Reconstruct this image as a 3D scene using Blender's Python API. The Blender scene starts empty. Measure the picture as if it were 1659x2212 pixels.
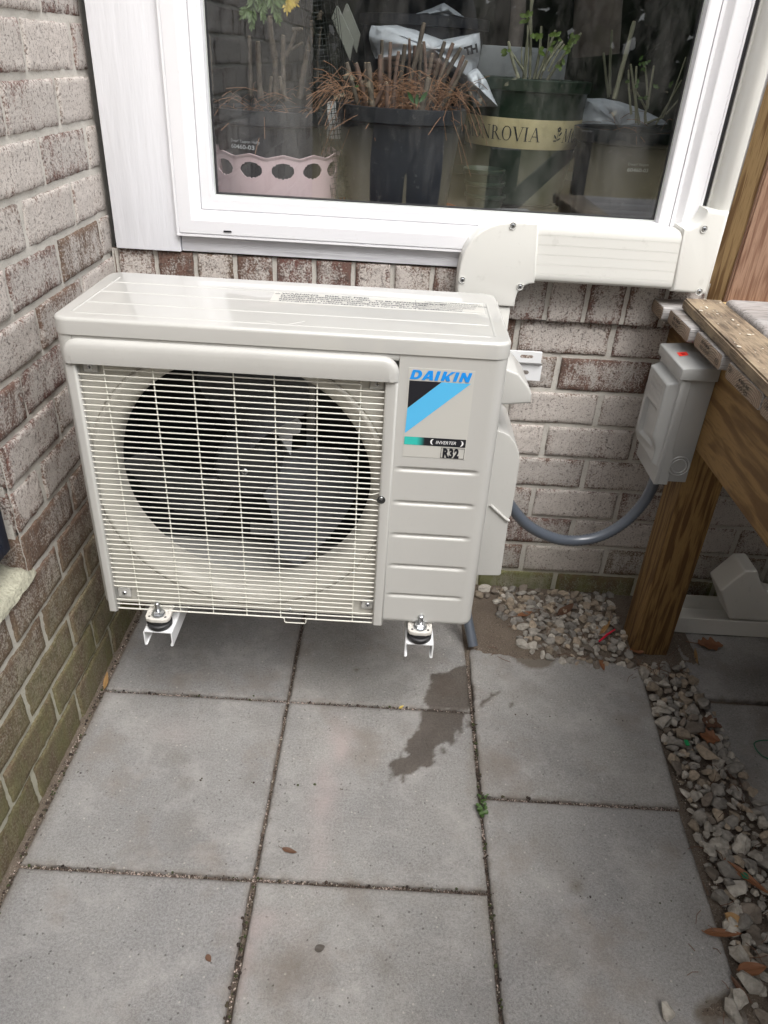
import bpy, bmesh, math, random
from mathutils import Vector, Matrix, noise
random.seed(7)
S = bpy.context.scene
COL = S.collection

# ------------------------------------------------------------------ camera, sky, sun, exposure
F, CX, CY, CZ, YAW, PITCH, ROLL = 1606.848, 0.6088, -1.6319, 1.2212, 0.0016, 0.5494, 0.060
fw = Vector((math.sin(YAW)*math.cos(PITCH), math.cos(YAW)*math.cos(PITCH), -math.sin(PITCH)))
r0 = Vector((math.cos(YAW), -math.sin(YAW), 0)); u0 = r0.cross(fw)
cr = math.cos(ROLL)*r0 + math.sin(ROLL)*u0
cu = -math.sin(ROLL)*r0 + math.cos(ROLL)*u0
cam = bpy.data.cameras.new('camera'); camo = bpy.data.objects.new('camera', cam); COL.objects.link(camo)
M = Matrix.Identity(4)
for i in range(3):
    M[i][0] = cr[i]; M[i][1] = cu[i]; M[i][2] = -fw[i]
M[0][3], M[1][3], M[2][3] = CX, CY, CZ
camo.matrix_world = M
cam.sensor_fit = 'HORIZONTAL'; cam.sensor_width = 36; cam.lens = 36*F/1659
cam.clip_start = 0.02; cam.clip_end = 500
S.camera = camo
S.render.resolution_x = 768; S.render.resolution_y = 1024

SUN_EL, SUN_AZ = math.radians(58), math.radians(152)     # azimuth clockwise from +y: behind the camera
w = bpy.data.worlds.new('World'); S.world = w; w.use_nodes = True
nt = w.node_tree; bgn = nt.nodes['Background']
sky = nt.nodes.new('ShaderNodeTexSky'); sky.sky_type = 'NISHITA'; sky.sun_disc = False
sky.sun_elevation = SUN_EL; sky.sun_rotation = SUN_AZ; sky.air_density = 1.0; sky.dust_density = 5.0; sky.ozone_density = 1.0
hs = nt.nodes.new('ShaderNodeHueSaturation'); hs.inputs['Saturation'].default_value = 0.22
nt.links.new(sky.outputs[0], hs.inputs['Color']); nt.links.new(hs.outputs[0], bgn.inputs[0])
bgn.inputs[1].default_value = 0.15
sl = bpy.data.lights.new('sun', 'SUN'); sl.energy = 1.1; sl.angle = math.radians(35); sl.color = (1.0, 0.98, 0.955)
so = bpy.data.objects.new('sun', sl); COL.objects.link(so)
sd = Vector((math.sin(SUN_AZ)*math.cos(SUN_EL), math.cos(SUN_AZ)*math.cos(SUN_EL), math.sin(SUN_EL)))
so.rotation_euler = sd.to_track_quat('Z', 'Y').to_euler()
S.view_settings.view_transform = 'Standard'; S.view_settings.look = 'None'
S.view_settings.exposure = 0.88; S.view_settings.gamma = 1.0
S.render.engine = 'CYCLES'
S.cycles.max_bounces = 10; S.cycles.transparent_max_bounces = 12; S.cycles.diffuse_bounces = 5

# ------------------------------------------------------------------ camera maths used only to look up real positions of measured points
def on(u, v, axis, val):
    """the point where the sight line of measured point (u,v) meets the world plane axis=val"""
    d = fw + (u-829.5)/F*cr - (v-1106)/F*cu
    o = Vector((CX, CY, CZ)); t = (val-o[axis])/d[axis]
    return o + t*d

# ------------------------------------------------------------------ materials
MATS = {}
def mat(name, color=(.5,.5,.5), rough=.5, bdist=.002, metal=0, spec=.5, coat=0, bump=0, bscale=200, var=0, vscale=6, stretch=(1,1,1), spots=0, sscale=120, scol=(.1,.1,.1)):
    if name in MATS: return MATS[name]
    m = bpy.data.materials.new(name); m.use_nodes = True; MATS[name] = m
    n = m.node_tree.nodes; l = m.node_tree.links; p = n['Principled BSDF']
    p.inputs['Base Color'].default_value = (*color, 1); p.inputs['Roughness'].default_value = rough
    p.inputs['Metallic'].default_value = metal; p.inputs['Specular IOR Level'].default_value = spec
    p.inputs['Coat Weight'].default_value = coat; p.inputs['Coat Roughness'].default_value = .08
    tc = n.new('ShaderNodeTexCoord'); mp = n.new('ShaderNodeMapping'); mp.inputs['Scale'].default_value = stretch
    l.new(tc.outputs['Object'], mp.inputs[0])
    col = None
    if var:
        no = n.new('ShaderNodeTexNoise'); no.inputs['Scale'].default_value = vscale; no.inputs['Detail'].default_value = 6
        l.new(mp.outputs[0], no.inputs['Vector'])
        rp = n.new('ShaderNodeValToRGB'); rp.color_ramp.elements[0].position = .3; rp.color_ramp.elements[1].position = .7
        rp.color_ramp.elements[0].color = (*[c*(1-var) for c in color], 1); rp.color_ramp.elements[1].color = (*[min(1, c*(1+var)) for c in color], 1)
        l.new(no.outputs[0], rp.inputs[0]); col = rp.outputs[0]
    if spots:
        no = n.new('ShaderNodeTexNoise'); no.inputs['Scale'].default_value = sscale; no.inputs['Detail'].default_value = 3
        l.new(mp.outputs[0], no.inputs['Vector'])
        rp = n.new('ShaderNodeValToRGB'); rp.color_ramp.elements[0].position = .64; rp.color_ramp.elements[1].position = .72
        l.new(no.outputs[0], rp.inputs[0])
        mx = n.new('ShaderNodeMixRGB'); mx.inputs[2].default_value = (*scol, 1)
        mm = n.new('ShaderNodeMath'); mm.operation = 'MULTIPLY'; mm.inputs[1].default_value = spots
        l.new(rp.outputs[0], mm.inputs[0]); l.new(mm.outputs[0], mx.inputs[0])
        if col: l.new(col, mx.inputs[1])
        else: mx.inputs[1].default_value = (*color, 1)
        col = mx.outputs[0]
    if col: l.new(col, p.inputs['Base Color'])
    if bump:
        no = n.new('ShaderNodeTexNoise'); no.inputs['Scale'].default_value = bscale; no.inputs['Detail'].default_value = 5
        l.new(mp.outputs[0], no.inputs['Vector'])
        b = n.new('ShaderNodeBump'); b.inputs['Strength'].default_value = bump; b.inputs['Distance'].default_value = bdist
        l.new(no.outputs[0], b.inputs['Height']); l.new(b.outputs[0], p.inputs['Normal'])
    return m

def nodes_of(name):
    m = bpy.data.materials.new(name); m.use_nodes = True; MATS[name] = m
    return m, m.node_tree.nodes, m.node_tree.links, m.node_tree.nodes['Principled BSDF']
def mixc(n, l, fac, a, b, mode='MIX'):
    x = n.new('ShaderNodeMixRGB'); x.blend_type = mode
    for s, v in ((0, fac), (1, a), (2, b)):
        if isinstance(v, (int, float)): x.inputs[s].default_value = v
        elif isinstance(v, tuple): x.inputs[s].default_value = (*v, 1)
        else: l.new(v, x.inputs[s])
    return x.outputs[0]
def math_(n, l, op, a, b=0.0, clamp=False):
    x = n.new('ShaderNodeMath'); x.operation = op; x.use_clamp = clamp
    for s, v in ((0, a), (1, b)):
        if isinstance(v, (int, float)): x.inputs[s].default_value = v
        else: l.new(v, x.inputs[s])
    return x.outputs[0]
def tex(n, l, vec, scale, detail=5, rough=.55, dist=0):
    x = n.new('ShaderNodeTexNoise'); x.inputs['Scale'].default_value = scale; x.inputs['Detail'].default_value = detail
    x.inputs['Roughness'].default_value = rough; x.inputs['Distortion'].default_value = dist
    l.new(vec, x.inputs['Vector']); return x.outputs[0]
def ramp(n, l, v, a, b, ca=(0,0,0), cb=(1,1,1)):
    x = n.new('ShaderNodeValToRGB'); e = x.color_ramp.elements
    e[0].position = a; e[1].position = b; e[0].color = (*ca, 1); e[1].color = (*cb, 1)
    l.new(v, x.inputs[0]); return x.outputs[0]
def mapping(n, l, vec, scale):
    x = n.new('ShaderNodeMapping'); x.inputs['Scale'].default_value = scale; l.new(vec, x.inputs[0]); return x.outputs[0]
def bumpn(n, l, h, p, strength=.5, dist=.002):
    b = n.new('ShaderNodeBump'); b.inputs['Strength'].default_value = strength; b.inputs['Distance'].default_value = dist
    l.new(h, b.inputs['Height']); l.new(b.outputs[0], p.inputs['Normal'])

def brick_material():
    m, n, l, p = nodes_of('tumbled_brick')
    tc = n.new('ShaderNodeTexCoord').outputs['Object']
    at = n.new('ShaderNodeVertexColor'); at.layer_name = 'bk'
    sp = n.new('ShaderNodeSeparateColor'); l.new(at.outputs[0], sp.inputs[0]); R, G, B = sp.outputs[0], sp.outputs[1], sp.outputs[2]   # random, edge, random 2
    a2 = n.new('ShaderNodeVertexColor'); a2.layer_name = 'wear'
    s2 = n.new('ShaderNodeSeparateColor'); l.new(a2.outputs[0], s2.inputs[0]); Wt, Ms, Dk = s2.outputs[0], s2.outputs[1], s2.outputs[2]
    st = mapping(n, l, tc, (1, 1, .45))
    big = tex(n, l, st, 16, 5, .6); fine = tex(n, l, tc, 260, 4, .7); mid = tex(n, l, st, 75, 4, .65)
    # red brown body with dark brown areas
    body = mixc(n, l, ramp(n, l, mid, .35, .65), (.17,.082,.068), (.12,.085,.075))
    body = mixc(n, l, B, body, (.14,.095,.065), 'MIX')
    body = mixc(n, l, ramp(n, l, fine, .56, .72), body, (.33,.27,.22))
    # pale whitewash that covers most of the face
    coat = mixc(n, l, big, (.66,.60,.55), (.49,.45,.42))
    coat = mixc(n, l, math_(n, l, 'MULTIPLY', R, .55), coat, (.40,.375,.35))
    v = math_(n, l, 'ADD', math_(n, l, 'MULTIPLY', big, 1.0), math_(n, l, 'MULTIPLY', mid, .75))
    v = math_(n, l, 'ADD', v, math_(n, l, 'MULTIPLY', fine, 1.5))
    v = math_(n, l, 'ADD', v, math_(n, l, 'MULTIPLY', G, -.25))
    v = math_(n, l, 'ADD', v, math_(n, l, 'ADD', .01, math_(n, l, 'MULTIPLY', math_(n, l, 'POWER', R, 2.0), -.30)))
    v = math_(n, l, 'ADD', v, math_(n, l, 'MULTIPLY', Wt, .55))
    k = ramp(n, l, v, 1.47/2, 1.76/2)   # ramp is on 0..1, so halve
    vh = math_(n, l, 'MULTIPLY', v, .5)
    l.new(vh, k.node.inputs[0])
    c = mixc(n, l, k, body, coat)
    # dark pits
    pit = ramp(n, l, tex(n, l, tc, 150, 4, .8), .56, .66)
    c = mixc(n, l, math_(n, l, 'MULTIPLY', pit, .75), c, (.10,.08,.075))
    pit2 = ramp(n, l, tex(n, l, tc, 420, 2, .5), .60, .66)
    c = mixc(n, l, math_(n, l, 'MULTIPLY', pit2, .65), c, (.15,.125,.115))
    # algae near the ground
    mo = math_(n, l, 'MULTIPLY', Ms, ramp(n, l, math_(n, l, 'ADD', big, math_(n, l, 'MULTIPLY', fine, .25)), .38, .72), True)
    c = mixc(n, l, mo, c, (.17,.18,.065))
    c = mixc(n, l, Dk, c, mixc(n, l, ramp(n, l, fine, .42, .60), mixc(n, l, ramp(n, l, mid, .45, .62), (.105,.085,.055), (.135,.07,.05)), (.24,.20,.14)))
    l.new(c, p.inputs['Base Color']); p.inputs['Roughness'].default_value = .9; p.inputs['Specular IOR Level'].default_value = .25
    h = math_(n, l, 'ADD', fine, math_(n, l, 'MULTIPLY', mid, 1.4)); h = math_(n, l, 'ADD', h, math_(n, l, 'MULTIPLY', pit, -.9))
    bumpn(n, l, h, p, .75, .0022)
    return m
BRICK = brick_material()
def mortar_material():
    m, n, l, p = nodes_of('mortar_joint')
    tc = n.new('ShaderNodeTexCoord').outputs['Object']
    a2 = n.new('ShaderNodeVertexColor'); a2.layer_name = 'wear'
    s2 = n.new('ShaderNodeSeparateColor'); l.new(a2.outputs[0], s2.inputs[0])
    big = tex(n, l, tc, 9, 5); fine = tex(n, l, tc, 300, 4, .7)
    c = mixc(n, l, big, (.46,.44,.40), (.62,.59,.54))
    c = mixc(n, l, math_(n, l, 'MULTIPLY', ramp(n, l, fine, .55, .7), .7), c, (.25,.235,.20))
    c = mixc(n, l, math_(n, l, 'MULTIPLY', s2.outputs[1], .45), c, (.36,.36,.22))
    l.new(c, p.inputs['Base Color']); p.inputs['Roughness'].default_value = .95; p.inputs['Specular IOR Level'].default_value = .2
    bumpn(n, l, fine, p, .6, .002)
    return m
MORTAR = mortar_material()
def paver_material():
    m, n, l, p = nodes_of('paver_concrete')
    g = n.new('ShaderNodeNewGeometry').outputs['Position']
    at = n.new('ShaderNodeVertexColor'); at.layer_name = 'wet'
    s = n.new('ShaderNodeSeparateColor'); l.new(at.outputs[0], s.inputs[0]); WET, PINK, DIRT = s.outputs[0], s.outputs[1], s.outputs[2]
    oi = n.new('ShaderNodeObjectInfo').outputs['Random']
    big = tex(n, l, g, 4.5, 6, .6, .4); mid = tex(n, l, g, 26, 5, .65); fine = tex(n, l, g, 520, 3, .7); gr = tex(n, l, g, 230, 3, .6)
    c = mixc(n, l, ramp(n, l, big, .32, .68), (.205,.202,.198), (.29,.285,.272))
    c = mixc(n, l, math_(n, l, 'MULTIPLY', ramp(n, l, mid, .45, .75), .35), c, (.20,.185,.17))
    c = mixc(n, l, math_(n, l, 'MULTIPLY', oi, .50), c, (.205,.205,.212))
    c = mixc(n, l, .8, c, ramp(n, l, math_(n, l, 'ADD', math_(n, l, 'MULTIPLY', fine, .55), math_(n, l, 'MULTIPLY', gr, .45)), .37, .63, (.54,.54,.54), (1.13,1.13,1.13)), 'MULTIPLY')
    c = mixc(n, l, math_(n, l, 'MULTIPLY', ramp(n, l, tex(n, l, g, 8, 8, .8), .50, .70), .75), c, (.315,.305,.295))
    c = mixc(n, l, math_(n, l, 'MULTIPLY', ramp(n, l, tex(n, l, mapping(n, l, g, (1, 1, 1)), 6.3, 5, .6), .54, .72), .60), c, (.17,.145,.125))
    c = mixc(n, l, 1, c, (1.23,1.215,1.20), 'MULTIPLY')
    # tiny pale aggregate specks and dark pits
    vo = n.new('ShaderNodeTexVoronoi'); vo.inputs['Scale'].default_value = 95; l.new(g, vo.inputs['Vector'])
    wn = n.new('ShaderNodeTexWhiteNoise'); l.new(vo.outputs['Position'], wn.inputs[0])
    spk = math_(n, l, 'MULTIPLY', ramp(n, l, vo.outputs['Distance'], .10, .22, (1,1,1), (0,0,0)), math_(n, l, 'GREATER_THAN', wn.outputs['Value'], .90))
    c = mixc(n, l, math_(n, l, 'MULTIPLY', spk, .55), c, (.50,.475,.42))
    vo2 = n.new('ShaderNodeTexVoronoi'); vo2.inputs['Scale'].default_value = 150; l.new(g, vo2.inputs['Vector'])
    wn2 = n.new('ShaderNodeTexWhiteNoise'); l.new(vo2.outputs['Position'], wn2.inputs[0])
    pt = math_(n, l, 'MULTIPLY', ramp(n, l, vo2.outputs['Distance'], .12, .28, (1,1,1), (0,0,0)), math_(n, l, 'GREATER_THAN', wn2.outputs['Value'], .93))
    c = mixc(n, l, math_(n, l, 'MULTIPLY', pt, .6), c, (.09,.08,.07))
    c = mixc(n, l, math_(n, l, 'MULTIPLY', PINK, .9), c, (.40,.325,.31))
    c = mixc(n, l, DIRT, c, (.12,.095,.07))
    c = mixc(n, l, WET, c, mixc(n, l, 1.0, c, (.37,.33,.30), 'MULTIPLY'))
    l.new(c, p.inputs['Base Color'])
    l.new(mixc(n, l, WET, (.85,.85,.85), (.55,.55,.55)), p.inputs['Roughness']); p.inputs['Specular IOR Level'].default_value = .3
    bumpn(n, l, math_(n, l, 'ADD', fine, math_(n, l, 'ADD', gr, math_(n, l, 'MULTIPLY', pt, -2))), p, .7, .0018)
    return m
PAVER = paver_material()
def wood(name, c1, c2, axis=1, ring=55, grey=None, rough=.75, wet=None, knots=0, along=.06):
    """c1 early wood, c2 late wood lines, axis = grain direction"""
    if name in MATS: return MATS[name]
    m, n, l, p = nodes_of(name)
    tc = n.new('ShaderNodeTexCoord').outputs['Object']
    sc = [1, 1, 1]; sc[axis] = along
    v = mapping(n, l, tc, tuple(sc))
    wob = tex(n, l, v, 7, 3, .5)
    wv = n.new('ShaderNodeTexNoise'); wv.inputs['Scale'].default_value = ring; wv.inputs['Detail'].default_value = 2; wv.inputs['Distortion'].default_value = .6
    l.new(v, wv.inputs['Vector'])
    lines = ramp(n, l, wv.outputs[0], .46, .58)
    w1 = n.new('ShaderNodeTexNoise'); w1.inputs['Scale'].default_value = ring*6; w1.inputs['Detail'].default_value = 3; l.new(v, w1.inputs['Vector'])
    c = mixc(n, l, lines, c1, c2)
    c = mixc(n, l, math_(n, l, 'MULTIPLY', ramp(n, l, w1.outputs[0], .5, .7), .45), c, tuple(x*.6 for x in c2))
    if grey:
        c = mixc(n, l, ramp(n, l, math_(n, l, 'ADD', math_(n, l, 'MULTIPLY', wob, .6), math_(n, l, 'MULTIPLY', tex(n, l, tc, 14, 6, .7), .4)), .36, .62), c, grey)
        c = mixc(n, l, math_(n, l, 'MULTIPLY', ramp(n, l, w1.outputs[0], .48, .62), .6), c, tuple(x*.3 for x in grey))
    if wet: c = mixc(n, l, ramp(n, l, tex(n, l, tc, 11, 5, .6), .45, .62), c, wet)
    if knots:
        vo = n.new('ShaderNodeTexVoronoi'); vo.inputs['Scale'].default_value = knots; l.new(mapping(n, l, tc, tuple(.55 if i == axis else 1 for i in range(3))), vo.inputs['Vector'])
        c = mixc(n, l, ramp(n, l, vo.outputs['Distance'], .05, .085, (1,1,1), (0,0,0)), c, (.04,.02,.012))
    l.new(c, p.inputs['Base Color']); p.inputs['Roughness'].default_value = rough; p.inputs['Specular IOR Level'].default_value = .3
    bumpn(n, l, math_(n, l, 'ADD', wv.outputs[0], w1.outputs[0]), p, .35, .002)
    return m
def glass_material():
    m = bpy.data.materials.new('window_glass'); m.use_nodes = True; n = m.node_tree.nodes; l = m.node_tree.links
    n.remove(n['Principled BSDF']); out = n['Material Output']
    tr = n.new('ShaderNodeBsdfTransparent'); tr.inputs[0].default_value = (.93,.955,.945,1)
    gl = n.new('ShaderNodeBsdfGlossy'); gl.inputs['Roughness'].default_value = .012; gl.inputs['Color'].default_value = (.88,.94,1,1)
    ge = n.new('ShaderNodeNewGeometry'); dt_ = n.new('ShaderNodeVectorMath'); dt_.operation = 'DOT_PRODUCT'
    l.new(ge.outputs['Incoming'], dt_.inputs[0]); l.new(ge.outputs['Normal'], dt_.inputs[1])
    om = math_(n, l, 'SUBTRACT', 1.0, math_(n, l, 'ABSOLUTE', dt_.outputs['Value']), True)
    FR = math_(n, l, 'ADD', .14, math_(n, l, 'MULTIPLY', math_(n, l, 'POWER', om, 5.0), .80))   # two panes seen as one, same from both sides
    tc = n.new('ShaderNodeTexCoord').outputs['Object']
    nz = tex(n, l, tc, 2.2, 1, .3)
    b = n.new('ShaderNodeBump'); b.inputs['Strength'].default_value = .05; b.inputs['Distance'].default_value = .01
    l.new(nz, b.inputs['Height']); l.new(b.outputs[0], gl.inputs['Normal'])
    # dust with fine specks, plus a haze painted into the pane
    df = n.new('ShaderNodeBsdfDiffuse'); df.inputs[0].default_value = (.75,.74,.70,1)
    d1 = ramp(n, l, tex(n, l, tc, 95, 3, .7), (.70), .78); d2 = ramp(n, l, tex(n, l, mapping(n, l, tc, (1,1,.35)), 9, 6, .75), .45, .8)
    dust_haze = math_(n, l, 'ADD', math_(n, l, 'MULTIPLY', d1, .06), math_(n, l, 'MULTIPLY', d2, .085))
    mx = n.new('ShaderNodeMixShader'); l.new(FR, mx.inputs[0]); l.new(tr.outputs[0], mx.inputs[1]); l.new(gl.outputs[0], mx.inputs[2])
    m2 = n.new('ShaderNodeMixShader'); l.new(dust_haze, m2.inputs[0]); l.new(mx.outputs[0], m2.inputs[1]); l.new(df.outputs[0], m2.inputs[2])
    l.new(m2.outputs[0], out.inputs[0]); MATS['window_glass'] = m
    return m
GLASS = glass_material()
def attr_mat(name, layer, rough=.8, bump=.4, bscale=150, mul=None):
    m, n, l, p = nodes_of(name)
    at = n.new('ShaderNodeVertexColor'); at.layer_name = layer
    tc = n.new('ShaderNodeTexCoord').outputs['Object']
    f = tex(n, l, tc, bscale, 4, .65)
    c = mixc(n, l, .8, at.outputs[0], ramp(n, l, f, .3, .7, (.55,.53,.5), (1.25,1.22,1.18)), 'MULTIPLY')
    l.new(c, p.inputs['Base Color']); p.inputs['Roughness'].default_value = rough
    bumpn(n, l, f, p, bump, .002); return m
def soil_material():
    m, n, l, p = nodes_of('damp_soil')
    tc = n.new('ShaderNodeTexCoord').outputs['Object']
    big = tex(n, l, tc, 12, 6, .6); fine = tex(n, l, tc, 380, 4, .7)
    at = n.new('ShaderNodeVertexColor'); at.layer_name = 'wear'
    c = mixc(n, l, big, (.085,.062,.045), (.19,.155,.12))
    c = mixc(n, l, ramp(n, l, fine, .55, .68), c, (.34,.29,.24))
    c = mixc(n, l, ramp(n, l, tex(n, l, tc, 260, 2), .62, .7), c, (.03,.022,.018))
    c = mixc(n, l, at.outputs[0], c, (.09,.062,.042))
    l.new(c, p.inputs['Base Color']); p.inputs['Roughness'].default_value = .9
    bumpn(n, l, math_(n, l, 'ADD', big, fine), p, .9, .004); return m
SOIL = soil_material()

BEIGE = mat('beige_painted_steel', (.466,.461,.438), .34, spec=.5, coat=.3, var=.035, vscale=7, stretch=(1,1,.3), spots=.10, sscale=260, scol=(.33,.31,.27))
LIDM = mat('glossy_lid_paint', (.466,.461,.438), .36, spec=.5, coat=.7); LIDM.node_tree.nodes['Principled BSDF'].inputs['Coat Roughness'].default_value = .02; LIDM.node_tree.nodes['Principled BSDF'].inputs['Coat IOR'].default_value = 1.6
BEIGE_IN = mat('beige_plastic', (.47,.455,.41), .45, bump=.03, bscale=600)
WIRE = mat('cream_wire_coating', (.66,.65,.58), .4)
DUCTW = mat('ivory_pvc', (.70,.695,.655), .38, coat=.1, spots=.25, sscale=45, scol=(.5,.49,.45))
VINYL = mat('white_vinyl', (.82,.82,.845), .35, coat=.1, spots=.12, sscale=60, scol=(.5,.48,.45))
TRIM = mat('white_painted_wood', (.80,.805,.84), .55, bump=.6, bdist=.003, bscale=70, stretch=(1,1,.12), var=.05, vscale=20)
TRIMH = mat('white_painted_wood_flat', (.78,.785,.82), .55, bump=1, bdist=.004, bscale=70, stretch=(.07,1,1), var=.05, vscale=20)
GASKET = mat('dark_gasket', (.02,.02,.022), .6)
CHROME = mat('zinc_steel', (.62,.64,.66), .28, metal=1)
WHITESTEEL = mat('white_powder_coat', (.78,.79,.80), .35, coat=.2)
RUBBER = mat('black_rubber', (.018,.018,.02), .5)
GREYENC = mat('grey_enamel_steel', (.33,.335,.33), .30, coat=.4, bump=.02, bscale=700)
CONDUIT = mat('grey_conduit_pvc', (.095,.11,.135), .30, coat=.4)
BLACKPL = mat('black_pot_plastic', (.022,.024,.03), .42, bump=.1, bscale=80, spots=.5, sscale=90, scol=(.10,.10,.10))
BLACK = mat('black_ink', (.012,.013,.018), .4)
DARKBLUE = mat('dark_vent_plastic', (.018,.022,.035), .35)
CEMENT = mat('rough_cement', (.37,.36,.28), .95, bdist=.006, bump=1.0, bscale=120, var=.22, vscale=18, spots=.5, sscale=140, scol=(.24,.24,.17))

# ------------------------------------------------------------------ builders
def rootloc(o): return o.matrix_world.translation.copy() if o is None else Vector(o['_loc'])
ROOTS = {}
def thing(name, label, cat, loc=(0,0,0), group=None, kind=None):
    o = bpy.data.objects.new(name, None); COL.objects.link(o); o.location = loc; o.empty_display_size = .05
    ROOTS[o] = Vector(loc); o['label'] = label; o['category'] = cat
    if group: o['group'] = group
    if kind: o['kind'] = kind
    return o
def tag(o, label=None, cat=None, group=None, kind=None):
    if label: o['label'] = label
    if cat: o['category'] = cat
    if group: o['group'] = group
    if kind: o['kind'] = kind
    return o
def origin(o): return ROOTS.get(o, Vector((0,0,0)))
def finish(name, me, material, parent=None, smooth=True, angle=38):
    """link a mesh whose vertices are in world coordinates"""
    if parent is not None: me.transform(Matrix.Translation(-origin(parent)))
    o = bpy.data.objects.new(name, me); COL.objects.link(o)
    if parent is not None: o.parent = parent; ROOTS[o] = origin(parent)
    else: ROOTS[o] = Vector((0,0,0))
    for mm in (material if isinstance(material, (list, tuple)) else [material]): me.materials.append(mm)
    if smooth:
        me.polygons.foreach_set('use_smooth', [True]*len(me.polygons)); me.set_sharp_from_angle(angle=math.radians(angle))
    return o
def place(o, loc):
    """shift the vertices so the object's origin sits at loc (top-level single meshes)"""
    o.data.transform(Matrix.Translation(-Vector(loc))); o.location = loc; ROOTS[o] = Vector(loc); return o
def from_bm(name, bm, material, parent=None, smooth=True, angle=38, mi=None):
    bmesh.ops.recalc_face_normals(bm, faces=bm.faces[:])
    me = bpy.data.meshes.new(name); bm.to_mesh(me); bm.free()
    return finish(name, me, material, parent, smooth, angle)
def bm_box(bm, x0, x1, y0, y1, z0, z1, bev=0, seg=2, mi=0, M4=None):
    b = bmesh.new(); bmesh.ops.create_cube(b, size=1)
    for v in b.verts: v.co = Vector((x0+(v.co.x+.5)*(x1-x0), y0+(v.co.y+.5)*(y1-y0), z0+(v.co.z+.5)*(z1-z0)))
    if bev: bmesh.ops.bevel(b, geom=b.edges[:], offset=bev, segments=seg, profile=.6, affect='EDGES')
    merge(bm, b, mi, M4)
def merge(bm, b, mi=0, M4=None):
    mp = {}
    for v in b.verts: mp[v] = bm.verts.new(M4 @ v.co if M4 else v.co)
    for f in b.faces:
        try:
            nf = bm.faces.new([mp[v] for v in f.verts]); nf.material_index = mi
        except ValueError: pass
    b.free()
def box(name, x0, x1, y0, y1, z0, z1, material, parent=None, bev=.002, seg=2):
    bm = bmesh.new(); bm_box(bm, x0, x1, y0, y1, z0, z1, bev, seg); return from_bm(name, bm, material, parent)
def bm_prism(bm, pts, axis, a, b_, bev=0, seg=2, mi=0):
    """polygon pts (2-D) in the plane normal to axis, between a and b_"""
    t = bmesh.new()
    def P(p, d):
        if axis == 0: return Vector((d, p[0], p[1]))
        if axis == 1: return Vector((p[0], d, p[1]))
        return Vector((p[0], p[1], d))
    A = [t.verts.new(P(p, a)) for p in pts]; B = [t.verts.new(P(p, b_)) for p in pts]
    t.faces.new(A); t.faces.new(B[::-1]); k = len(pts)
    for i in range(k): t.faces.new([A[i], B[i], B[(i+1) % k], A[(i+1) % k]])
    bmesh.ops.recalc_face_normals(t, faces=t.faces[:])
    if bev: bmesh.ops.bevel(t, geom=t.edges[:], offset=bev, segments=seg, profile=.6, affect='EDGES', clamp_overlap=True)
    merge(bm, t, mi)
def prism(name, pts, axis, a, b_, material, parent=None, bev=0, seg=2):
    bm = bmesh.new(); bm_prism(bm, pts, axis, a, b_, bev, seg); return from_bm(name, bm, material, parent)
def bm_tube(bm, pts, r, n=8, mi=0, caps=True):
    pts = [Vector(p) for p in pts]; rings = []
    rr = r if isinstance(r, (list, tuple)) else [r]*len(pts)
    up = None
    for i, p in enumerate(pts):
        t = (pts[min(i+1, len(pts)-1)]-pts[max(i-1, 0)]).normalized()
        if up is None: up = t.orthogonal().normalized()
        up = (up - t*up.dot(t)); up = up.normalized() if up.length > 1e-6 else t.orthogonal().normalized()
        s = t.cross(up)
        rings.append([bm.verts.new(p + (up*math.cos(2*math.pi*k/n) + s*math.sin(2*math.pi*k/n))*rr[i]) for k in range(n)])
    for a, b_ in zip(rings, rings[1:]):
        for k in range(n):
            f = bm.faces.new([a[k], a[(k+1) % n], b_[(k+1) % n], b_[k]]); f.material_index = mi
    if caps:
        bm.faces.new(rings[0][::-1]).material_index = mi; bm.faces.new(rings[-1]).material_index = mi
def tube(name, pts, r, material, parent=None, n=12):
    bm = bmesh.new(); bm_tube(bm, pts, r, n); return from_bm(name, bm, material, parent)
def bm_lathe(bm, prof, c, n=48, axis=2, mi=0, a0=0, a1=2*math.pi, close=True, caps=False):
    """profile of (radius, height) turned about an axis through c"""
    rings = []
    m = n if close else n+1
    for (r, h) in prof:
        ring = []
        for k in range(m):
            a = a0+(a1-a0)*k/n; q = (r*math.cos(a), r*math.sin(a))
            if axis == 2: v = (c[0]+q[0], c[1]+q[1], c[2]+h)
            elif axis == 1: v = (c[0]+q[0], c[1]+h, c[2]+q[1])
            else: v = (c[0]+h, c[1]+q[0], c[2]+q[1])
            ring.append(bm.verts.new(v))
        rings.append(ring)
    for a, b_ in zip(rings, rings[1:]):
        for k in range(m if close else m-1):
            f = bm.faces.new([a[k], a[(k+1) % m], b_[(k+1) % m], b_[k]]); f.material_index = mi
    if caps:
        bm.faces.new(rings[0]); bm.faces.new(rings[-1])
def lathe(name, prof, c, material, parent=None, n=48, axis=2, caps=False, angle=38):
    bm = bmesh.new(); bm_lathe(bm, prof, c, n, axis, caps=caps); return from_bm(name, bm, material, parent, angle=angle)
def smoothpath(pts, n=8):
    pts = [Vector(p) for p in pts]; out = []
    P = [pts[0]*2-pts[1]]+pts+[pts[-1]*2-pts[-2]]
    for i in range(1, len(P)-2):
        for k in range(n):
            t = k/n; a, b_, c, d = P[i-1], P[i], P[i+1], P[i+2]
            out.append(.5*((2*b_)+(c-a)*t+(2*a-5*b_+4*c-d)*t*t+(3*b_-a-3*c+d)*t**3))
    out.append(pts[-1]); return out
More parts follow.
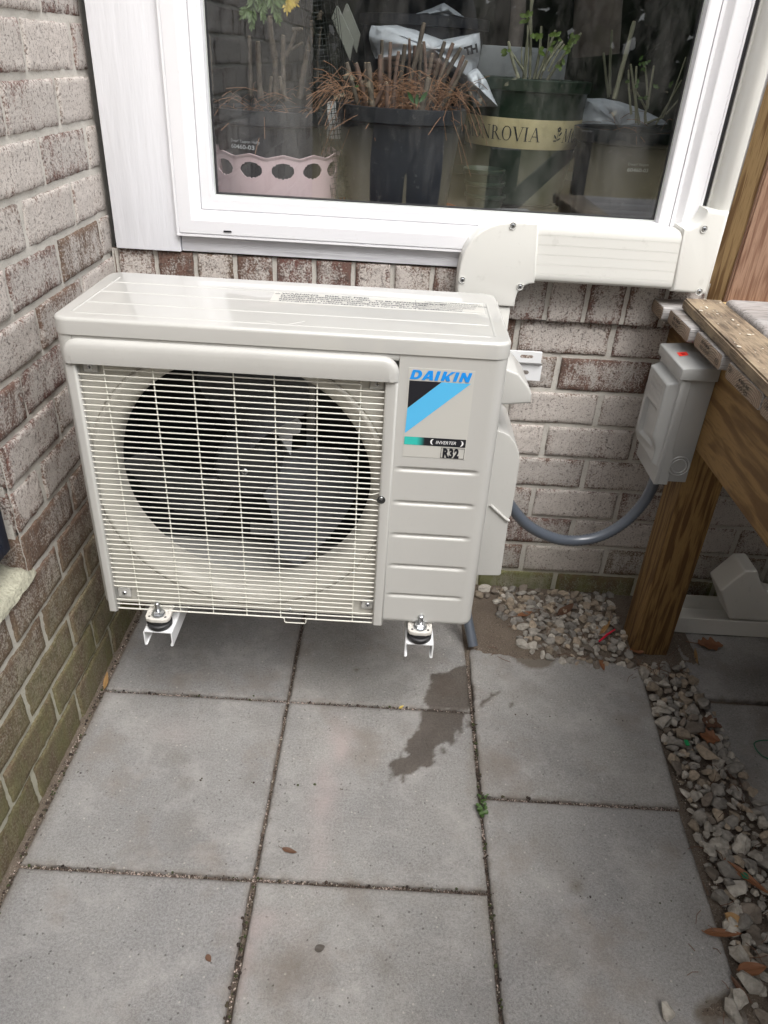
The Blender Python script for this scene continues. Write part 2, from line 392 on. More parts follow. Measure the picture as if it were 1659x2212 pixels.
def text_mesh(s, size, bold=0, shear=0, sx=1, spacing=1.0, extrude=0.0):
    cu_ = bpy.data.curves.new('t', 'FONT'); cu_.body = s; cu_.size = size; cu_.offset = bold; cu_.shear = shear
    cu_.space_character = spacing; cu_.fill_mode = 'FRONT'; cu_.extrude = extrude; cu_.resolution_u = 4; cu_.space_line = .9
    o = bpy.data.objects.new('t', cu_); COL.objects.link(o)
    dg = bpy.context.evaluated_depsgraph_get(); me = bpy.data.meshes.new_from_object(o.evaluated_get(dg))
    bpy.data.objects.remove(o); bpy.data.curves.remove(cu_)
    if sx != 1: me.transform(Matrix.Diagonal((sx, 1, 1, 1)))
    return me
def text(name, s, size, o, right, up, material, parent, **kw):
    """text lying in the plane spanned by right/up with its lower left at o"""
    me = text_mesh(s, size, **kw)
    right = Vector(right).normalized(); up = Vector(up).normalized(); nn = right.cross(up)
    T = Matrix.Identity(4)
    for i in range(3): T[i][0] = right[i]; T[i][1] = up[i]; T[i][2] = nn[i]; T[i][3] = o[i]
    me.transform(T); me.name = name
    return finish(name, me, material, parent, smooth=False)
def poly_decal(name, polys, o, right, up, material, parent):
    """flat outlines (lists of 2-D points) in a plane, one mesh"""
    bm = bmesh.new(); right = Vector(right); up = Vector(up); o = Vector(o)
    nn = right.cross(up)
    for i_, pl in enumerate(polys):
        f = bm.faces.new([bm.verts.new(o+right*p[0]+up*p[1]+nn*(.00002*i_)) for p in pl])
    bmesh.ops.triangulate(bm, faces=bm.faces[:])
    me = bpy.data.meshes.new(name); bm.to_mesh(me); bm.free()
    return finish(name, me, material, parent, smooth=False)
def nz(x, y, z, s): return noise.noise(Vector((x*s, y*s, z*s)))
def inpoly(x, y, P):
    c = False; j = len(P)-1
    for i in range(len(P)):
        if (P[i][1] > y) != (P[j][1] > y) and x < (P[j][0]-P[i][0])*(y-P[i][1])/(P[j][1]-P[i][1])+P[i][0]: c = not c
        j = i
    return c
def colattr(me, name, cols):
    a = me.color_attributes.new(name, 'FLOAT_COLOR', 'POINT')
    flat = []
    for c in cols: flat += [c[0], c[1], c[2], 1]
    a.data.foreach_set('color', flat)
def screw(name, c, axis, sgn, r, parent, material=None):
    """pan head screw with a cross recess, axis = direction it faces"""
    bm = bmesh.new(); h = r*.55*sgn
    bm_lathe(bm, [(r, 0), (r, h*.4), (r*.8, h*.85), (r*.45, h), (0.0001, h)], c, 14, axis)
    o = from_bm(name, bm, material or CHROME, parent)
    bm = bmesh.new(); q = r*.62; t = r*.14; c = Vector(c)
    for (a, b_) in ((q, t), (t, q*.999)):
        e = [a, a, a]
        k = [i for i in range(3) if i != axis]
        lo = [0]*3; hi = [0]*3
        lo[axis] = c[axis]+h*.8; hi[axis] = c[axis]+h*1.05+(0 if a > b_ else .0001*sgn)
        lo[k[0]] = c[k[0]]-a; hi[k[0]] = c[k[0]]+a; lo[k[1]] = c[k[1]]-b_; hi[k[1]] = c[k[1]]+b_
        if lo[axis] > hi[axis]: lo[axis], hi[axis] = hi[axis], lo[axis]
        bm_box(bm, lo[0], hi[0], lo[1], hi[1], lo[2], hi[2])
    from_bm('recess', bm, BLACK, o)
    return o

# ------------------------------------------------------------------ brick walls
def brick_mesh(name, bricks, mp, wear, parent, fine=lambda u, v: True, depth=.012, tool=0.0):
    """bricks = (u0,u1,v0,v1,random,bulge); mp(u,v,d) -> world; wear(u,v) -> (white, moss, dark)"""
    V = []; Fc = []; C1 = []; C2 = []
    for (u0, u1, v0, v1, rnd, bulge) in bricks:
        um, vm = (u0+u1)/2, (v0+v1)/2; fn = fine(um, vm)
        su = .0075 if fn else .05; sv = .0075 if fn else .03
        def axis_pts(a, b_, s):
            if not fn: return [a, b_]
            k = max(2, int((b_-a-.006)/s)); return [a, a+.0013, a+.004]+[a+.004+(b_-a-.008)*i/k for i in range(1, k)]+[b_-.004, b_-.0013, b_]
        U = axis_pts(u0, u1, su); W = axis_pts(v0, v1, sv); base = len(V); nu, nv = len(U), len(W)
        tu = random.uniform(-.0012, .0012); tv = random.uniform(-.0012, .0012); r2 = random.random()
        for j, v in enumerate(W):
            for i, u in enumerate(U):
                eu = min(u-u0, u1-u); ev = min(v-v0, v1-v); e = min(eu, ev)
                k = 0.0
                if fn:
                    rag = nz(u, v, rnd*9, 60)*.0016+nz(u, v, rnd*9, 190)*.0011
                    du = rag*(1 if eu < .0045 else 0)*(1 if u < um else -1); dv = (nz(v, u, 3+rnd*9, 55)*.0015+nz(v, u, rnd*5, 180)*.0011)*(1 if ev < .0045 else 0)*(1 if v < vm else -1)
                    d = -.0028*max(0, 1-e/.004)**2+nz(u, v, rnd*7, 45)*.0012+nz(u, v, rnd*3, 140)*.0007
                    ce = (max(0, 1-eu/.012)**2+max(0, 1-ev/.012)**2)
                    d -= .0006*min(1, ce*ce)
                else: du = dv = d = 0
                d += bulge+tu*(u-um)/(u1-u0)*2+tv*(v-vm)/(v1-v0)*2
                V.append(mp(u+du, v+dv, d)); wr = wear(u, v)
                C1.append((rnd, max(0, 1-e/.018) if fn else .3, r2)); C2.append(wr)
        for j in range(nv-1):
            for i in range(nu-1):
                a = base+j*nu+i; Fc.append((a, a+1, a+1+nu, a+nu))
        # skirt back into the mortar
        ring = [base+i for i in range(nu)]+[base+(j*nu)+nu-1 for j in range(1, nv)]+[base+(nv-1)*nu+i for i in range(nu-2, -1, -1)]+[base+j*nu for j in range(nv-2, 0, -1)]
        b2 = len(V)
        rc = [(u0 if (idx-base) % nu == 0 else u1 if (idx-base) % nu == nu-1 else U[(idx-base) % nu], W[(idx-base)//nu]) for idx in ring]
        for idx, (u, v) in zip(ring, rc):
            V.append(mp(u, v, -depth)); C1.append(C1[idx]); C2.append(C2[idx])
        k = len(ring)
        for i in range(k): Fc.append((ring[i], b2+i, b2+(i+1) % k, ring[(i+1) % k]))
    me = bpy.data.meshes.new(name); me.from_pydata([tuple(v) for v in V], [], Fc); me.update()
    colattr(me, 'bk', C1); colattr(me, 'wear', C2)
    o = finish(name, me, BRICK, parent, True, 60)
    return o
def frange(a, b_, s):
    k = max(1, int(round((b_-a)/s))); return [a+(b_-a)*i/k for i in range(k+1)]
def mortar_mesh(name, U, W, mp, wear, parent, base=-.0042, skip=lambda u, v: False, beds=None, amp=1.0):
    V = []; Fc = []; C = []; nu = len(U)
    for v in W:
        for u in U:
            d = base+amp*(nz(u, v, 1.3, 30)*.0012+nz(u, v, 4.4, 110)*.0009)
            V.append(tuple(mp(u, v, d))); C.append(wear(u, v))
    for j in range(len(W)-1):
        for i in range(nu-1):
            if skip((U[i]+U[i+1])/2, (W[j]+W[j+1])/2): continue
            a = j*nu+i; Fc.append((a, a+1, a+1+nu, a+nu))
    me = bpy.data.meshes.new(name); me.from_pydata(V, [], Fc); me.update(); colattr(me, 'wear', C)
    return finish(name, me, MORTAR, parent, True, 60)

J = .0062    # half joint
# left wall: plane x = 0, u = -y
LCH, LZ0 = .0835, -.0045
lw = thing('brick_wall', 'long whitewashed brick wall with green algae low down, left of the outdoor unit', 'wall', (0, -1.9, 0))
def mpL(u, v, d): return Vector((d, -u, v))
def wearL(u, v):
    t = max(0, min(1, (v-.37)/.36)); w_ = .05+.62*t+.15*nz(u, v, 2, 5)
    m_ = max(0, min(1, (.42-v)/.30))*1.0
    dk = max(0, min(1, (.62-v)/.40))*.55
    return (w_, m_, dk)
OP = (.595, 1.0, LZ0+5*LCH, LZ0+8*LCH)     # the vent opening
bricks = []
jx = {0: .536-.205*2, 2: .501}
for k in range(0, 29):
    z0, z1 = LZ0+k*LCH+J*.9, LZ0+(k+1)*LCH-J*.9
    if k == 0: z0 = -.03
    off = {0: .334, 1: .41, 2: .501}.get(k, .39 if k % 2 else .488)
    if k % 2 == 0 and k >= 10: off = .265
    if k % 2 == 1 and k >= 11: off = .371
    js = sorted([off+.2045*i+random.uniform(-.004, .004) for i in range(-4, 20)])
    js = [0.0-J]+[j for j in js if .03 < j < 3.75]+[3.8]
    for a, b_ in zip(js, js[1:]):
        segs = [(a+J, b_-J)]
        if 5 <= k <= 7:
            o0, o1 = OP[0], OP[1]; out = []
            for (p, q) in segs:
                if q <= o0 or p >= o1: out.append((p, q))
                else:
                    if p < o0-.02: out.append((p, o0))
                    if q > o1+.02: out.append((o1, q))
            segs = out
        for (p, q) in segs: bricks.append((p, q, z0, z1, random.random(), random.uniform(-.0015, .0015)))
nearL = lambda u, v: u < 1.5 and v < 1.62
brick_mesh('brick_face', bricks, mpL, wearL, lw, nearL)
U = frange(-.005, 1.5, .0065)+frange(1.55, 3.8, .25); W = frange(-.03, 1.6, .0065)+frange(1.7, 2.42, .1)
mortar_mesh('mortar_bed', U, W, mpL, wearL, lw, skip=lambda u, v: OP[0]+.004 < u < OP[1]-.004 and OP[2]+.004 < v < OP[3]-.004, amp=1.5)
# solid backing and the far end face
bm = bmesh.new()
bm_box(bm, -.2, -.013, -3.8, -1.0, -.03, 2.42); bm_box(bm, -.2, -.013, -.595, .12, -.03, 2.42)
bm_box(bm, -.2, -.013, -1.0, -.595, -.03, OP[2]); bm_box(bm, -.2, -.013, -1.0, -.595, OP[3], 2.42)
from_bm('wall_core', bm, MORTAR, lw, False)
# return faces of the bricks at the far jamb of the opening (face towards the camera)
jb = [(-.11, -.0015, LZ0+k*LCH+J*.9, LZ0+(k+1)*LCH-J*.9, random.random(), 0) for k in (5, 6, 7)]
brick_mesh('jamb_brick', jb, lambda u, v, d: Vector((u, -OP[0]-d-.0008, v)), wearL, lw)
# sloping cement sill of the opening
bm = bmesh.new(); n1, n2 = 60, 26
g = []
for i in range(n1+1):
    row = []
    for j in range(n2+1):
        y = -.585-.43*i/n1; t = j/n2; x = .0045-.115*t; z = OP[2]+.006+.050*t**.8+nz(x, y, 0, 40)*.003+nz(x, y, 5, 120)*.0016
        if j == 0: z -= .010+.006*nz(0, y, 0, 30); x += .001*nz(y, 0, 3, 60)
        if y > -.60 and j > 1: z = min(z, OP[2]+.02-.03*(y+.6)/.015)
        row.append(bm.verts.new((x, y, z)))
    g.append(row)
for i in range(n1):
    for j in range(n2): bm.faces.new([g[i][j], g[i+1][j], g[i+1][j+1], g[i][j+1]])
from_bm('cement_sill', bm, CEMENT, lw, angle=80)
vt = thing('foundation_vent', 'dark blue black plastic vent frame set in the brick wall opening at the left edge', 'vent', (-.04, -.81, .5))
bm = bmesh.new()
y0, y1, z0, z1 = -.985, -.622, .487, .662
bm_box(bm, -.05, -.008, y1-.022, y1, z0, z1, .003); bm_box(bm, -.05, -.008, y0, y0+.022, z0, z1, .003)
bm_box(bm, -.05, -.008, y0+.0225, y1-.0225, z0, z0+.022, .003); bm_box(bm, -.05, -.008, y0+.0225, y1-.0225, z1-.022, z1, .003)
from_bm('frame', bm, DARKBLUE, vt)
bm = bmesh.new()
for k in range(6):
    z = z0+.032+k*.022; bm_prism(bm, [(-.048, z+.012), (-.046, z+.015), (-.016, z), (-.018, z-.003)], 1, y0+.023, y1-.023)
from_bm('louvre', bm, DARKBLUE, vt)
box('backing', -.10, -.06, y0+.001, y1-.001, z0, z1, BLACK, vt, 0)

# back wall: plane y = 0, u = x
bw = thing('brick_wall', 'pale brick wall under the window, behind the outdoor unit and the deck post', 'wall', (.8, 0, 0))
def mpB(u, v, d): return Vector((u, -d, v))
def zb(k): return -.023+.0858*k
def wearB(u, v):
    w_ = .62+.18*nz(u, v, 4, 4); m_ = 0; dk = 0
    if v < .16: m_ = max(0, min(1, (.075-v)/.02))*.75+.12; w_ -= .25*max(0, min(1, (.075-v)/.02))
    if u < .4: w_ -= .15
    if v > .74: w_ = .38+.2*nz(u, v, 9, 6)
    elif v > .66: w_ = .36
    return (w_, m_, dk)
bricks = []
for k in range(0, 9):
    z0, z1 = zb(k)+J*.8, zb(k+1)-J*.8
    if k == 0: z0 = -.04
    if k == 8: z1 = .7415
    off = 1.099 if k % 2 == 0 else .987
    if k == 0: off = 1.085
    js = [off+.2155*i+random.uniform(-.003, .003) for i in range(-9, 12)]
    js = [0.0]+[j for j in js if .05 < j < 3.1]+[3.2]
    for a, b_ in zip(js, js[1:]): bricks.append((a+J, b_-J, z0, z1, random.random(), random.uniform(-.001, .001)))
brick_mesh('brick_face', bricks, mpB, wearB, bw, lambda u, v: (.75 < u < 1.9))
# rowlock sill course, standing 15 mm proud
rb = []
x = .0095-.0843
while x < 3.1:
    rb.append((max(x, .0)+.0048, x+.0843-.0048, .744, .8445, random.random(), .015+random.uniform(-.001, .001))); x += .0843
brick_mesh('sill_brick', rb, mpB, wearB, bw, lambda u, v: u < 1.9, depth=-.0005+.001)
mortar_mesh('sill_mortar', frange(0, 1.9, .0065)+frange(2., 3.2, .2), frange(.7455, .8445, .006), mpB, wearB, bw, base=.0095)
box('sill_core', 0, 3.2, -.0095, .002, .746, .8435, MORTAR, bw, 0)
mortar_mesh('mortar_bed', frange(0, .75, .03)+frange(.757, 1.9, .0065)+frange(2., 3.2, .2), frange(-.04, .745, .0065), mpB, wearB, bw, base=-.0052)
box('wall_core', -.0, 3.2, .0135, .11, -.04, .8435, MORTAR, bw, 0)

# ------------------------------------------------------------------ house wall above: trim boards, window, siding
sw = thing('house_wall', 'white painted siding wall above the brick and around the window', 'wall', (1.5, 0, .85))
box('siding', 1.222, 3.2, .001, .10, .846, 2.7, TRIM, sw, .001)
box('header', .016, 1.2215, .001, .10, 2.06, 2.7, TRIM, sw, .001)
t1 = box('trim_board', .0155, .152, -.0225, .03, .8475, 2.06, TRIM, None, .0025)
place(t1, (.08, 0, .8475)); tag(t1, 'wide rough white painted vertical trim board between the brick wall and the window', 'trim board')
t2 = box('trim_board', .1535, 1.24, -.018, .03, .849, .8905, TRIMH, None, .0025)
place(t2, (.7, 0, .849)); tag(t2, 'narrow white painted horizontal trim board under the window sill', 'trim board')
rev = box('trim_gap_shade', .0, 3.2, .012, .10, .8437, .8485, BLACK, bw, 0)  # black strip standing in for the shade in the gap under the trim

wn = thing('window', 'large white vinyl picture window above the outdoor unit, potted plants behind its glass', 'window', (.68, 0, .9))
GX0, GX1, GZ0, GZ1 = .2262, 1.131, .9595, 1.98
def mitre_frame(name, rings, parent, material, y_of=None):
    """rings of (outset from the glass edge, y), mitred round the four sides"""
    bm = bmesh.new(); R = []
    for (o, y) in rings:
        R.append([bm.verts.new((GX0-o, y, GZ0-o)), bm.verts.new((GX1+o, y, GZ0-o)), bm.verts.new((GX1+o, y, GZ1+o)), bm.verts.new((GX0-o, y, GZ1+o))])
    for a, b_ in zip(R, R[1:]):
        for k in range(4): bm.faces.new([a[k], a[(k+1) % 4], b_[(k+1) % 4], b_[k]])
    return from_bm(name, bm, material, parent, angle=25)
# casing: outer lip, flat, cove ; sash: flat and glazing bead
mitre_frame('frame', [(.0775, .02), (.0775, -.030), (.0765, -.0335), (.0725, -.0335), (.0718, -.0318), (.0705, -.0318), (.0697, -.0345), (.0445, -.0355), (.0425, -.0345), (.037, -.0275), (.0315, -.0235), (.0255, -.0225), (.0252, -.018), (.0252, .02)], wn, VINYL)
mitre_frame('sash', [(.0246, .02), (.0246, -.0195), (.0235, -.0212), (.004, -.0212), (.0012, -.0195), (.0, -.012), (-.0008, -.0065), (-.0008, .012)], wn, VINYL)
mitre_frame('glazing_bead', [(-.0009, .010), (-.0009, -.0050), (-.0022, -.0062), (-.0034, -.0050), (-.0034, .010)], wn, mat('pale_spacer', (.50,.52,.50), .4))
mitre_frame('gasket', [(-.0035, .010), (-.0035, -.0055), (-.0055, -.0055), (-.0055, .010)], wn, GASKET)
bm = bmesh.new(); bm.faces.new([bm.verts.new(p_) for p_ in ((GX0+.003, -.002, GZ0+.003), (GX1-.003, -.002, GZ0+.003), (GX1-.003, -.002, GZ1-.003), (GX0+.003, -.002, GZ1-.003))])
from_bm('pane', bm, GLASS, wn, False)
box('weep_slot', .2475, .2635, -.0362, -.0345, .8955, .8985, BLACK, wn, 0)
# dirt marks on the frame corner
# inside of the sunroom
room = thing('sunroom', 'dim interior of the sunroom seen through the window glass', 'room', (.7, .6, .5))
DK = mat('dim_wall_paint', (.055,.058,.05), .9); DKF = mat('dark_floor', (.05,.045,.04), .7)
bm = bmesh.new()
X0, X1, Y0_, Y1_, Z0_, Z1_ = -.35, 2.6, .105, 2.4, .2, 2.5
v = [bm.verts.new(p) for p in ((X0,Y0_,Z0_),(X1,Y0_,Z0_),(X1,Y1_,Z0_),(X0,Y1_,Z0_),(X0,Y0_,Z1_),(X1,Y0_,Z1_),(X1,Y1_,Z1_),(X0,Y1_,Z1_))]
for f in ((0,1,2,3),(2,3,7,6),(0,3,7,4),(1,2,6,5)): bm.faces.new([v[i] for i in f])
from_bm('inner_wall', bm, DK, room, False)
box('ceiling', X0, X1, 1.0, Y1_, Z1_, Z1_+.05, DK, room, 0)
rg = bpy.data.materials.new('added_opening_tint'); rg.use_nodes = True; rn = rg.node_tree; rn.nodes.remove(rn.nodes['Principled BSDF'])
rt = rn.nodes.new('ShaderNodeBsdfTransparent'); rt.inputs[0].default_value = (.6,.62,.62,1); rn.links.new(rt.outputs[0], rn.nodes['Material Output'].inputs[0])
box('added_roof_opening', X0, X1, .105, .999, Z1_, Z1_+.01, rg, room, 0)  # unseen opening added overhead so sky light brightens the pots
box('reveal_left', .17, .2, .02, .105, .90, 2.06, VINYL, room, 0); box('reveal_right', 1.17, 1.2, .02, .105, .90, 2.06, VINYL, room, 0)
shelf = box('plant_shelf', .17, 1.45, .021, .95, .885, .915, mat('dark_shelf_wood', (.07,.055,.04), .7, bump=.3, bscale=40), None, .003)
place(shelf, (.75, .4, .885)); tag(shelf, 'dark shelf inside the window carrying the plant pots', 'shelf')

# ------------------------------------------------------------------ line set ducting
dl = thing('line_duct', 'ivory plastic duct with a round elbow, running under the window to the deck corner', 'duct', (.95, -.04, .9))
# elbow: quarter turn outline in xz at y = -.08, walls back to the casing
def arc(cx, cz, r, a0, a1, n): return [(cx+r*math.cos(math.radians(a0+(a1-a0)*k/n)), cz+r*math.sin(math.radians(a0+(a1-a0)*k/n))) for k in range(n+1)]
el = [(.735, .790), (.7335, .850)]
el += [(.7355, .872), (.742, .899), (.753, .919), (.768, .935), (.786, .9465), (.806, .9535), (.830, .9565), (.878, .9575)]
el += [(.8815, .9565), (.8905, .8405), (.8785, .838), (.866, .831), (.859, .8195), (.856, .805), (.8565, .790)]
def notched(name, outline, ya, yb, bev, parent, material):
    bm = bmesh.new(); t = bmesh.new()
    A = [t.verts.new((p[0], ya, p[1])) for p in outline]; B = [t.verts.new((p[0], yb, p[1])) for p in outline]
    ff = t.faces.new(A); t.faces.new(B[::-1]); k = len(outline)
    for i in range(k): t.faces.new([A[i], B[i], B[(i+1) % k], A[(i+1) % k]])
    bmesh.ops.recalc_face_normals(t, faces=t.faces[:])
    ed = [e for e in ff.edges]
    bmesh.ops.bevel(t, geom=ed, offset=bev, segments=5, profile=.5, affect='EDGES', clamp_overlap=True)
    merge(bm, t); return from_bm(name, bm, material, parent, angle=50)
notched('elbow', el, -.083, -.0235, .009, dl, DUCTW)
box('elbow_tail', .742, .850, -.078, -.016, .60, .789, DUCTW, dl, .006)
# screws in recessed pockets on the elbow rim
def pocket(c, r, parent):
    bm = bmesh.new(); bm_lathe(bm, [(r, -.0006), (r*.99, -.0004), (r*.9, .0), (r*.86, .006)], c, 20, 1)
    bm_lathe(bm, [(r*.86, .006), (.0001, .006)], c, 20, 1)
    from_bm('screw_pocket', bm, mat('pocket_shade_pvc', (.42,.41,.38), .5), parent)
for q, rr in (((.8305, .9495), .0052), ((.7425, .8395), .0052), ((.8615, .8325), .0052)):
    c = Vector((q[0], -.0838, q[1]))
    bm = bmesh.new(); bm_lathe(bm, [(.0072, 0), (.0068, -.0012), (.0058, -.0006), (.0056, .0)], c, 20, 1); from_bm('screw_collar', bm, DUCTW, dl)
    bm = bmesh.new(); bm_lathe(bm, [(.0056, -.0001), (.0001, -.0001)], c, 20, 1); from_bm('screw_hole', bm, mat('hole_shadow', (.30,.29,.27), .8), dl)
    screw('screw', (q[0], -.0841, q[1]), 1, -1, .0043, dl)
# straight run with shallow double grooves
zs = []
top, bot = .9555, .8415
V = []; Fc = []
prof = [(top, -.024), (top, -.066), (top-.0015, -.0715), (top-.006, -.0765), (top-.011, -.0785)]
for gz in (.934, .9155, .897, .8785, .8595):
    prof += [(gz+.0014, -.0785), (gz+.0011, -.0779), (gz+.0008, -.0785), (gz-.0004, -.0785), (gz-.0007, -.0779), (gz-.0010, -.0785)]
prof += [(bot+.011, -.0785), (bot+.006, -.0765), (bot+.0015, -.0715), (bot, -.066), (bot, -.024)]
bm = bmesh.new(); a = [bm.verts.new((.8795, p[1], p[0])) for p in prof]; b_ = [bm.verts.new((1.186, p[1], p[0])) for p in prof]
for i in range(len(prof)-1): bm.faces.new([a[i], a[i+1], b_[i+1], b_[i]])
from_bm('straight_cover', bm, DUCTW, dl, angle=25)
# corner piece that turns upwards by the deck post
cp = [(1.173, .8395), (1.1805, .8385), (1.290, .8385), (1.290, .997), (1.1955, .9995), (1.1935, .985), (1.188, .9745), (1.180, .9675), (1.167, .9625), (1.163, .9600)]
cp = [(1.170, .8400), (1.2455, .8375), (1.2455, .9975), (1.2015, .9995), (1.1995, .988), (1.194, .978), (1.186, .970), (1.175, .9650), (1.1645, .9625)]
notched('corner_cover', cp, -.0825, -.0235, .008, dl, DUCTW)
for q, rr in (((1.2035, .9645), 0), ((1.2265, .8440), 0)):
    c = Vector((q[0], -.0833, q[1]))
    bm = bmesh.new(); bm_lathe(bm, [(.0075, 0), (.0071, -.0012), (.006, -.0006), (.0058, .0)], c, 20, 1); from_bm('screw_collar', bm, DUCTW, dl)
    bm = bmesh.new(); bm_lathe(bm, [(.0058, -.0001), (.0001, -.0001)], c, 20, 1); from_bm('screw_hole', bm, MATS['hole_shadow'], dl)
    screw('screw', (q[0], -.0836, q[1]), 1, -1, .0045, dl)
prism('riser_cover', [(1.2165, -.0235), (1.2165, -.034), (1.2215, -.0345), (1.2230, -.050), (1.2260, -.062), (1.2310, -.0700), (1.2370, -.0735), (1.2455, -.0745), (1.2455, -.0235)], 2, .9975, 2.2, DUCTW, dl, 0)
box('shadow_gap_strip', 1.209, 1.2155, -.030, -.0235, .9975, 2.06, GASKET, dl, 0)  # dark strip painted in as the shade of the gap beside the riser

# ------------------------------------------------------------------ outdoor unit
UX, UY, UZ, UW, UH, UD = .1073, -.5741, .3370, .675, .535, .268
def P(X, Z, Y=0.0): return Vector((UX+X, UY+Y, UZ+Z))
ac = thing('outdoor_unit', 'beige outdoor unit with wire fan grille and blue and black label, hung over the pavers', 'air conditioner', (UX+UW/2, UY+UD/2, UZ))
# casing: one strip round right front, right side, back, left side, with the pressed grooves in the right front
R_ = .020
path = [(.513, 0, 0, -1)]
path += [(.513+(UW-R_-.513)*i/26, 0, 0, -1) for i in range(1, 27)]
for k in range(1, 9):
    a = math.radians(-90+90*k/8); path.append((UW-R_+R_*math.cos(a), R_+R_*math.sin(a), math.cos(a), math.sin(a)))
path += [(UW, UD-R_, 1, 0), (UW-R_, UD, 0, 1), (R_, UD, 0, 1), (0, UD-R_, -1, 0), (0, R_, -1, 0)]
for k in range(1, 9):
    a = math.radians(180+90*k/8); path.append((R_+R_*math.cos(a), R_+R_*math.sin(a), math.cos(a), math.sin(a)))
path += [(.026, 0.0, 0, -1), (.026, .014, 0, -1)]
zsr = sorted(set([0, .0015, .004, .009]+[round(.012+i*.0016, 4) for i in range(312)]+[.511]))
GROOVE = [.3195, .2567, .1925, .1283, .0640]
bm = bmesh.new(); rows = []
for z in zsr:
    row = []
    inset = .006*max(0, 1-z/.009)**2
    for (x, y, nx_, ny_) in path:
        d = -inset
        if ny_ == -1 and x > .513:
            for gz in GROOVE:
                t = (z-gz)
                if abs(t) < .009:
                    e = min(x-.521, .6475-x); end = max(0, min(1, e/.004))
                    d += -.0034*end*math.exp(-((t+.0)/.0034)**4)
        row.append(bm.verts.new(P(x+nx_*d, z, y+ny_*d)))
    rows.append(row)
for a, b_ in zip(rows, rows[1:]):
    for i in range(len(path)-1): bm.faces.new([a[i], a[i+1], b_[i+1], b_[i]])
bm_box(bm, UX+.0262, UX+.5130, UY+.0004, UY+.0112, UZ+.5000, UZ+.5110, .0008, 1)
from_bm('casing', bm, BEIGE, ac, angle=60)
box('base_pan', UX+.006, UX+UW-.006, UY+.012, UY+UD-.006, UZ+.003, UZ+.012, BEIGE, ac, 0)
# front plate with bell mouth
FCX, FCZ = .2645, .262; FY = .0115
bm = bmesh.new(); N = 144; x0, x1, z0, z1 = .026, .513, .0035, .5105
def rectpt(a):
    dx, dz = math.cos(a), math.sin(a); ts = []
    if dx > 1e-9: ts.append((x1-FCX)/dx)
    if dx < -1e-9: ts.append((x0-FCX)/dx)
    if dz > 1e-9: ts.append((z1-FCZ)/dz)
    if dz < -1e-9: ts.append((z0-FCZ)/dz)
    t = min(ts); return t
ringp = [(.2495, 0), (.2488, .0025), (.2465, .0025), (.2455, -.0010), (.2430, -.0022), (.2390, -.0012), (.2350, .0025), (.2270, .0060), (.2200, .0115), (.2155, .0190), (.2135, .030), (.2130, .055)]
RR = []
out = []
for k in range(N):
    a = 2*math.pi*k/N; t = rectpt(a); out.append(t)
outer = [bm.verts.new(P(FCX+max(out[k], .2335)*math.cos(2*math.pi*k/N), FCZ+max(out[k], .2335)*math.sin(2*math.pi*k/N), FY)) for k in range(N)]
RR.append(outer)
for (r, dy) in ringp:
    RR.append([bm.verts.new(P(FCX+min(r, out[k])*math.cos(2*math.pi*k/N), FCZ+min(r, out[k])*math.sin(2*math.pi*k/N), FY+dy)) for k in range(N)])
for a, b_ in zip(RR, RR[1:]):
    for k in range(N): bm.faces.new([a[k], a[(k+1) % N], b_[(k+1) % N], b_[k]])
# corners of the rectangle
for cx_, cz_, k0, k1 in ((x1, z1, 0, N//4), (x0, z1, N//4, N//2), (x0, z0, N//2, 3*N//4), (x1, z0, 3*N//4, N)):
    c = bm.verts.new(P(cx_, cz_, FY))
    for k in range(k0, k1):
        a, b_ = outer[k], outer[(k+1) % N]
        if (a.co-b_.co).length > 1e-5 and abs((a.co-c.co).cross(b_.co-c.co).length) > 1e-9:
            # only the fan of points either side of the corner direction
            pass
    ang = math.atan2(cz_-FCZ, cx_-FCX) % (2*math.pi); kk = int(ang/(2*math.pi)*N)
    bm.faces.new([outer[kk % N], outer[(kk+1) % N], c])
from_bm('fan_shroud', bm, BEIGE_IN, ac, angle=50)
# inside: dark coil, bracket posts, fan
FIN, n, l, p = nodes_of('coil_fins')
tc = n.new('ShaderNodeTexCoord').outputs['Object']; wv = n.new('ShaderNodeTexWave'); wv.inputs['Scale'].default_value = 180; wv.bands_direction = 'X'; l.new(tc, wv.inputs[0])
l.new(mixc(n, l, wv.outputs[0], (.004,.005,.007), (.022,.024,.028)), p.inputs['Base Color']); p.inputs['Roughness'].default_value = .5
bm = bmesh.new(); bm_box(bm, UX+.012, UX+.50, UY+UD-.045, UY+UD-.012, UZ+.013, UZ+.505); bm_box(bm, UX+.006, UX+.028, UY+.03, UY+UD-.046, UZ+.013, UZ+.505)
from_bm('coil', bm, FIN, ac, False)
box('partition', UX+.505, UX+.512, UY+.018, UY+UD-.01, UZ+.013, UZ+.508, mat('galvanised_sheet', (.30,.31,.32), .4, metal=.6), ac, 0)
GALV = MATS['galvanised_sheet']
PADDLE = mat('grey_fan_plastic', (.15,.155,.17), .5); HUB = mat('dark_fan_hub', (.03,.032,.036), .35)
bm = bmesh.new()
for xx in (.300, .352): bm_box(bm, UX+xx, UX+xx+.016, UY+UD-.085, UY+UD-.055, UZ+.014, UZ+.505, .002)
bm_box(bm, UX+.285, UX+.378, UY+UD-.09, UY+UD-.086, UZ+.385, UZ+.425, .002); bm_box(bm, UX+.24, UX+.40, UY+UD-.09, UY+UD-.086, UZ+.055, UZ+.085, .002)
from_bm('motor_bracket', bm, GALV, ac)
mb = [on(u_, v_, 1, UY+.118) for (u_, v_) in ((578, 918), (592, 902), (640, 900), (652, 915), (648, 935), (632, 940), (628, 985), (614, 962), (600, 940), (572, 936))]
